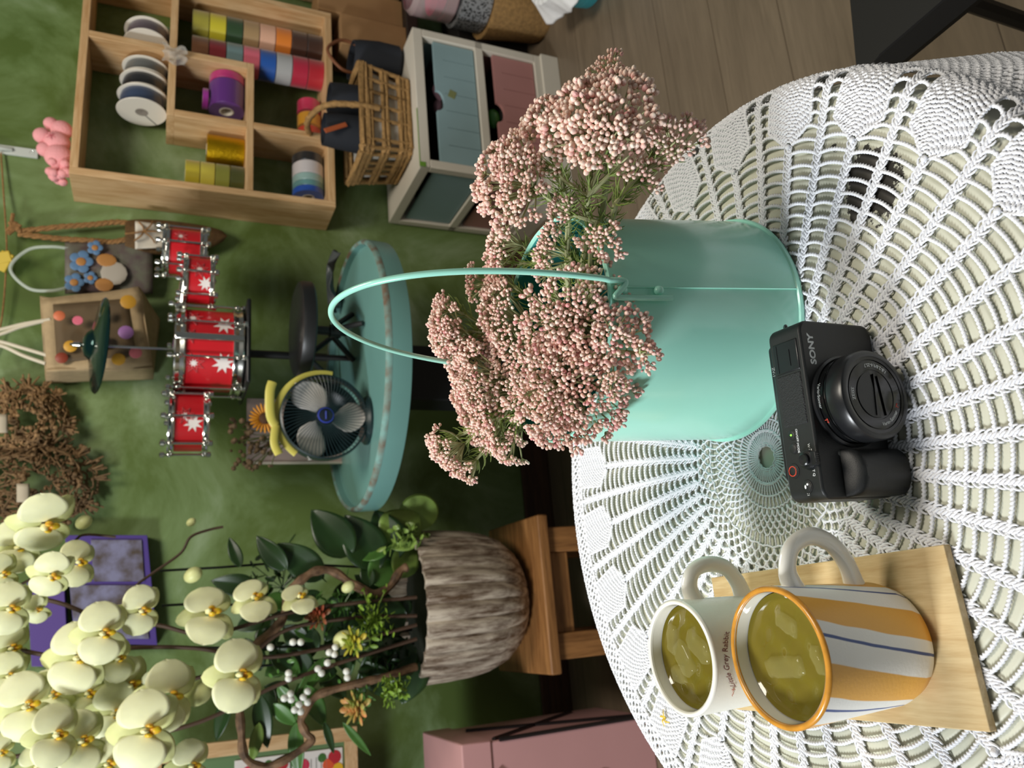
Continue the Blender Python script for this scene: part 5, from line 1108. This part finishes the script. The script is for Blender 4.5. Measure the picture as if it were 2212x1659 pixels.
# ------------------------------------------------------------------ orchid arrangement
PO = .30; pu, _ = pw(880, 1312, PO); pztop = .572; pzb = .285; PR = .178
bof_ = .47
seatz = pzb-.004
stl = wt('wooden_stool', 'small light brown wooden stool carrying the fluted orchid pot', 'stool', pw(1120, 1285, bof_)[0], .30, 0)
sx_ = .185; MB().bx(-sx_, sx_, -.17, .15, seatz-.028, seatz).build('seat', BROWNY, stl, bevel=.004)
LEGW = woodmat('stool_leg_wood', '9a6b3c', '6c4520', 'Z', 1.5)
for x in (-.125, .125):
    for y in (-.14, .12): MB().bx(x-.030, x+.030, y-.016, y+.016, 0, seatz-.028).build('leg', LEGW, stl, bevel=.003)
for y in (-.135, .115): MB().bx(-.095, .095, y-.01, y+.01, seatz-.085, seatz-.028).build('apron', BROWNY, stl, bevel=.002)
MB().bx(-.095, .095, .10, .118, .10, .14).build('stretcher', BROWNY, stl, bevel=.002)
def potmat():
    m, nt, b = base('reactive_glaze', .38); N = nt.nodes; tc = N.new('ShaderNodeTexCoord'); mp = N.new('ShaderNodeMapping'); mp.inputs['Scale'].default_value = (60, 60, 9); nt.links.new(tc.outputs['Object'], mp.inputs[0])
    n1 = N.new('ShaderNodeTexNoise'); n1.inputs['Scale'].default_value = 1; n1.inputs['Detail'].default_value = 6; n1.inputs['Roughness'].default_value = .7; nt.links.new(mp.outputs[0], n1.inputs['Vector'])
    rp = N.new('ShaderNodeValToRGB'); e = rp.color_ramp.elements; e[0].position = .36; e[0].color = (*srgb('54402e'), 1); e[1].position = .60; e[1].color = (*srgb('c3b6a4'), 1); k = e.new(.47); k.color = (*srgb('8f8071'), 1)
    nt.links.new(n1.outputs['Fac'], rp.inputs[0]); nt.links.new(rp.outputs[0], b.inputs['Base Color']); return m
pot = wt('potted_orchid', 'big pale yellow orchid arrangement in a fluted brown and white glazed pot', 'plant', pu, PO, seatz)
hp = pztop-seatz
flt = lambda t, z: 1+.055*np.abs(np.sin(t*14))**.7*np.clip(z/.03, 0, 1)-.035
MB().lathe([(0, .002), (.075, .002), (.085, 0), (.10, .006), (.125, .025), (.148, .055), (.164, .095), (.172, .14), (.176, .2), (PR, hp-.004), (PR-.002, hp), (PR-.010, hp), (PR-.014, hp-.03), (.15, .08), (0, .05)], 224, f=flt).build('pot', potmat(), pot)
MB().lathe([(0, hp-.045), (PR-.014, hp-.05)], 48).build('moss', mat('dark_moss', '1a1f10', .95, bump=1, scale=200), pot)
def Q(x, y, off=PO+.02): return pwall(x, y, off)
DRIFT = mat('driftwood', '8a6a4e', .7, 0, col2='4f3a28', scale=50)
for pts, r in (([(880, 1225), (864, 1234), (842, 1268), (808, 1282), (760, 1260), (719, 1234), (681, 1234), (651, 1253), (625, 1279), (610, 1338), (573, 1376), (547, 1398)], .0095), ([(900, 1440), (820, 1465), (726, 1488), (681, 1506), (651, 1551), (659, 1581), (670, 1603), (610, 1644), (562, 1656), (528, 1633), (521, 1581), (517, 1530)], .0085)):
    P = spline([Q(x, y, PO+.10) for x, y in pts], 8); MB().tube(P, r*(1+.15*np.sin(np.arange(len(P))*.7)), 9).build('driftwood_branch', DRIFT, pot, world=True)
STK = mat('orchid_stem', '4a3526', .6); GS = mat('green_stem', '6a7a3a', .6)
stems = [([(900, 1330), (760, 1335), (620, 1360), (520, 1430), (400, 1470), (250, 1480), (100, 1530), (-40, 1580)], .0042), ([(900, 1290), (700, 1310), (600, 1330), (450, 1370), (340, 1350), (230, 1340), (120, 1300), (-40, 1270)], .0042), ([(900, 1350), (700, 1400), (560, 1420), (420, 1400), (280, 1400), (150, 1420), (20, 1400), (-60, 1390)], .0042), ([(900, 1380), (740, 1430), (600, 1480), (430, 1560), (260, 1600), (120, 1620), (0, 1640)], .0042), ([(240, 1345), (290, 1270), (330, 1238), (390, 1195), (412, 1160), (450, 1145), (482, 1138)], .0028), ([(40, 1265), (100, 1230), (160, 1170), (185, 1155), (250, 1160)], .0026)]
for pts, r in stems: MB().tube(spline([Q(x, y, PO+.13) for x, y in pts], 8), r, 7).build('flower_stem', STK, pot, world=True)
for pts in ([(345, 1233), (470, 1226), (600, 1216), (880, 1230)], [(349, 1308), (460, 1302), (620, 1320), (890, 1300)], [(280, 1395), (500, 1400), (700, 1395), (890, 1360)], [(550, 1440), (700, 1425), (895, 1390)]):
    MB().tube([Q(x, y, PO+.06) for x, y in pts], .0028, 6).build('support_wire', mat('dark_wire', '2a2c28', .3, .5), pot, world=True)
# blossoms
PETALC = mat('orchid_petal', 'f3f4c6', .5, 0, var=.07, scale=40, Subsurface_Weight=.25, Subsurface_Radius=(.01, .01, .004))
SEPALC = mat('orchid_sepal', 'dfe3a0', .5, 0, var=.1, scale=40, Subsurface_Weight=.25, Subsurface_Radius=(.01, .01, .004))
LIPY = mat('orchid_lip', 'ecd02c', .35, 0, col2='e0962a', scale=120)
COLM = mat('orchid_column', 'f4efb0', .35)
def petal(L, W, ang, bend=.2, cup=.12, z=0, pw_=.62, mb=None):
    def f(U, V):
        s = np.sin(PI*np.clip(U, 0, 1)**.8)**pw_; s = np.where(U > .97, s*.8, s); v = (V-.5)*2
        x = .006+L*U; y = W*s*v; zz = z+bend*L*U*U*-1*(1)+cup*W*(v*v)*s-.02*L*np.sin(V*9)*U*.3+.1*L*np.sin(U*PI)
        ca, sa = math.cos(ang), math.sin(ang); return np.stack([x*ca-y*sa, x*sa+y*ca, zz], -1)
    return (mb or MB()).grid(f, 14, 12)
def blossom():
    root = bpy.data.objects.new('flower', None); COL.objects.link(root); root.empty_display_size = .01; root.parent = pot
    mb = MB()
    for a in (90, 218, 322): petal(.050, .0205, math.radians(a), .25, -.15, -.002, .55, mb)
    mb.build('sepals', SEPALC, root, solid=.0009)
    mb = MB()
    for a in (14, 166): petal(.052, .036, math.radians(a), .12, -.10, .002, .5, mb)
    mb.build('petals', PETALC, root, solid=.0009)
    mb = MB().ball((0, -.011, .008), (.0058, .009, .0055), 12, 8).ball((.0065, -.003, .010), (.0032, .006, .0065), 10, 7).ball((-.0065, -.003, .010), (.0032, .006, .0065), 10, 7); mb.build('lip', LIPY, root)
    MB().ball((0, .003, .010), (.0042, .006, .0085), 10, 7).build('column', COLM, root); return root
proto = blossom()
BIG = [(99, 1131, 150, .14, .8, -.2), (113, 1242, 105, .20, .6, -.3), (169, 1216, 100, .12, -.2, .0), (22, 1314, 112, .18, .2, 0), (81, 1316, 66, .14, .5, .2), (306, 1318, 108, .20, .3, .1), (224, 1367, 132, .22, .15, -.1), (171, 1420, 150, .20, .1, .1), (24, 1401, 112, .10, .0, 0), (20, 1460, 100, .12, .2, .1),
       (60, 1524, 145, .20, .1, .1), (121, 1588, 130, .22, .0, .2), (177, 1602, 135, .19, -.1, .1), (318, 1578, 168, .24, .05, .1), (367, 1504, 150, .20, .15, -.3), (453, 1326, 135, .16, -.6, .2), (551, 1294, 105, .16, -.7, .3), (517, 1458, 150, .24, .0, .0), (648, 1292, 84, .17, -.9, .6),
       (234, 1650, 110, .18, .1, .1), (413, 1655, 110, .20, .1, 0), (2, 1626, 80, .2, .1, .1), (115, 1500, 110, .12, .2, .4), (254, 1424, 96, .14, -.2, .3), (40, 1180, 120, .1, .3, .2), (250, 1540, 130, .13, .2, -.3), (280, 1480, 125, .12, .1, .5), (80, 1655, 90, .18, .1, 0), (330, 1480, 60, .12, .4, .2), (5, 1240, 90, .12, .3, 0), (190, 1500, 110, .1, -.2, .2)]
for i, (x, y, d, o, yawj, roll_) in enumerate(BIG):
    b_ = proto if i == 0 else copy_tree(proto, pot)
    Pw = Q(x, y, PO+o+.04); dep = (Pw-CAM)@FWD; sc1 = d*dep/F_PX/.112
    f = CAM-Pw; f /= np.linalg.norm(f); f = rotm('Z', -yawj*.8)@f; f = f+A3(0, 0, -.12+.2*math.sin(i*2.1)); f /= np.linalg.norm(f)
    M = align(f); M = M@rotm('Z', roll_*.7+.12*math.sin(i*3.3))
    Mw = Matrix.LocRotScale(Vector(Pw), Matrix(M.tolist()).to_quaternion(), Vector((sc1,)*3)); L_ = mw_of(pot).inverted() @ Mw
    b_.matrix_local = L_
BUDM = mat('orchid_bud', 'dcdf9c', .45, 0, var=.15, scale=30)
for (x, y, r, o) in ((181, 1128, 17, .16), (413, 1128, 10, .15), (417, 1242, 19, .17), (752, 1268, 14, .15), (740, 1380, 20, .16), (429, 1497, 30, .2)):
    Pw = Q(x, y, PO+o); R = r*((Pw-CAM)@FWD)/F_PX; MB().ball(Pw, (R*.85, R*.85, R*1.1), 14, 10, M=align((.5, -.3, -.6))).build('bud', BUDM, pot, world=True)
# foliage
LG = mat('dark_leaf', '24401c', .35, 0, var=.3, scale=14, Subsurface_Weight=.05); LL = mat('light_leaf', '7f9a48', .4, 0, var=.25, scale=20); LM = mat('mid_leaf', '4e7a34', .4, 0, var=.3, scale=20)
def leaf(x, y, dx, dy, L, W, m, off=PO+.08, droop=.15, name='leaf'):
    A = Q(x, y, off); B = Q(x+dx, y+dy, off+.0); d = (B-A)/np.linalg.norm(B-A); n_ = CAM-A; n_ /= np.linalg.norm(n_); n_ = n_+rng.normal(0, .3, 3); s = np.cross(d, n_); s /= np.linalg.norm(s); n_ = np.cross(s, d)
    def f(U, V):
        w = W*np.sin(PI*U**.8)**.8*(V-.5)*2; return A+np.outer(L*U, d)+np.outer(w, s)+np.outer(-droop*L*U*U+np.abs(w)*.25, n_)
    return MB().grid(f, 12, 8).build(name, m, pot, world=True, solid=.001)
big = [(760, 1200, -70, -80, .14, .045, LG), (820, 1230, -60, -100, .15, .05, LG), (860, 1210, -40, -90, .13, .045, LG), (700, 1250, -80, -60, .13, .035, LG), (560, 1270, -80, -10, .10, .025, LG), (830, 1180, 60, -60, .12, .055, LL), (780, 1210, 60, -50, .09, .04, LM), (800, 1260, 60, -60, .10, .04, LM), (860, 1250, 30, -80, .10, .035, LL),
       (900, 1400, -70, 40, .12, .05, LG), (890, 1420, -10, 60, .10, .045, LG), (870, 1380, -60, 70, .14, .05, LG), (880, 1330, -80, 10, .12, .05, LG), (620, 1230, -60, -60, .10, .025, LG), (520, 1225, -20, -50, .07, .014, LG), (640, 1560, 0, 80, .11, .018, LM), (560, 1500, 10, 70, .11, .02, LG), (500, 1500, -20, 50, .09, .018, LG), (740, 1560, 50, 60, .10, .009, LM), (700, 1560, 20, 60, .07, .009, LG), (660, 1480, 30, 60, .10, .02, LM), (780, 1430, 60, 60, .13, .03, LG), (700, 1420, -30, 50, .10, .02, LM), (760, 1300, -40, 60, .10, .03, LG), (820, 1340, -60, -20, .10, .035, LG), (600, 1480, 40, 50, .09, .016, LM), (560, 1560, -10, 60, .08, .014, LL), (640, 1500, 10, 50, .06, .016, LM), (600, 1420, 30, 20, .06, .02, LM), (590, 1520, 40, 40, .07, .016, LM)]
for q in big: leaf(*q)
for k in range(46):
    leaf(rng.uniform(560, 880), rng.uniform(1240, 1500), rng.normal(-30, 40), rng.normal(0, 50), rng.uniform(.05, .09), rng.uniform(.014, .028), [LG, LG, LM][k % 3], PO+rng.uniform(0, .09))
MB().lathe([(.001, 0), (.03, .004), (.045, .002), (.048, -.004)], 24, c=Q(905, 1108, PO+.06), M=align((-.2, -1, .2))).build('round_leaf', glassmat('thin_pale_leaf', '8fae4c', .5, .75), pot, world=True)
def clump(cx, cy, rx, ry, n, m, off, name='foliage_spray', s=.009):
    mb = MB()
    for k in range(n):
        P = Q(cx+rng.normal(0, rx), cy+rng.normal(0, ry), off+rng.normal(0, .012)); d = rng.normal(0, 1, 3); mb.ball(P, (s*.5, s*.14, s*rng.uniform(.7, 1.2)), 6, 4, M=align(d))
        if k % 4 == 0: mb.tube([P, Q(cx, cy, off)], .0009, 4)
    o = mb.build(name, m, pot, world=True); o['kind'] = 'stuff'; return o
LY = mat('lime_leaf', '86a838', .5, 0, var=.3, scale=60)
clump(805, 1340, 20, 26, 120, LY, PO+.14); clump(850, 1490, 14, 14, 90, LY, PO+.14); clump(740, 1310, 30, 30, 70, LM, PO+.08); clump(880, 1160, 26, 14, 60, LL, PO+.10, s=.012); clump(610, 1270, 40, 40, 70, LG, PO+.05, s=.013); clump(830, 1400, 24, 40, 100, LG, PO+.08, s=.013); clump(780, 1500, 14, 20, 30, LM, PO+.1)
def succ(x, y, off, R, c1, c2, name):
    c = Q(x, y, off); mb = MB(); ax = (CAM-c)/np.linalg.norm(CAM-c)+A3(.1, 0, .6); M = align(ax)
    for k in range(26):
        a = k*2.4; t = (k+1)/26; d = M@A3(math.cos(a)*t, math.sin(a)*t, 1-.8*t); d /= np.linalg.norm(d); mb.ball(c+d*R*(.35+.45*t), (R*.22, R*.10, R*.38), 8, 6, M=align(d))
    return mb.build(name, mat(name+'_'+c1, c1, .5, 0, col2=c2, scale=40), pot, world=True)
succ(772, 1528, PO+.17, .034, 'd08850', '8a9a48', 'succulent'); succ(765, 1385, PO+.17, .032, 'cbb23a', '8a9a30', 'succulent'); succ(690, 1330, PO+.12, .030, 'b5523a', '6a5a2c', 'succulent')
PRL = mat('white_pearl', 'e6e6dc', .2)
for (x, y) in ((700, 990), (735, 960), (730, 1000), (690, 1050), (635, 1085), (655, 1110), (800, 1100), (805, 1135), (440, 1255), (475, 1230), (480, 1262), (575, 1215), (550, 1250), (575, 1278), (525, 1292), (500, 1322), (535, 1332), (360, 960), (490, 930), (465, 1110), (465, 1140), (535, 930)):
    X, Y = 450+x/2.68, 1040+y/2.68; P = Q(X, Y, PO+.17); MB().ball(P, .0074, 12, 8).build('pearl', PRL, pot, world=True); 
clump(640, 1455, 34, 14, 8, LM, PO+.14, 'pearl_stalks')
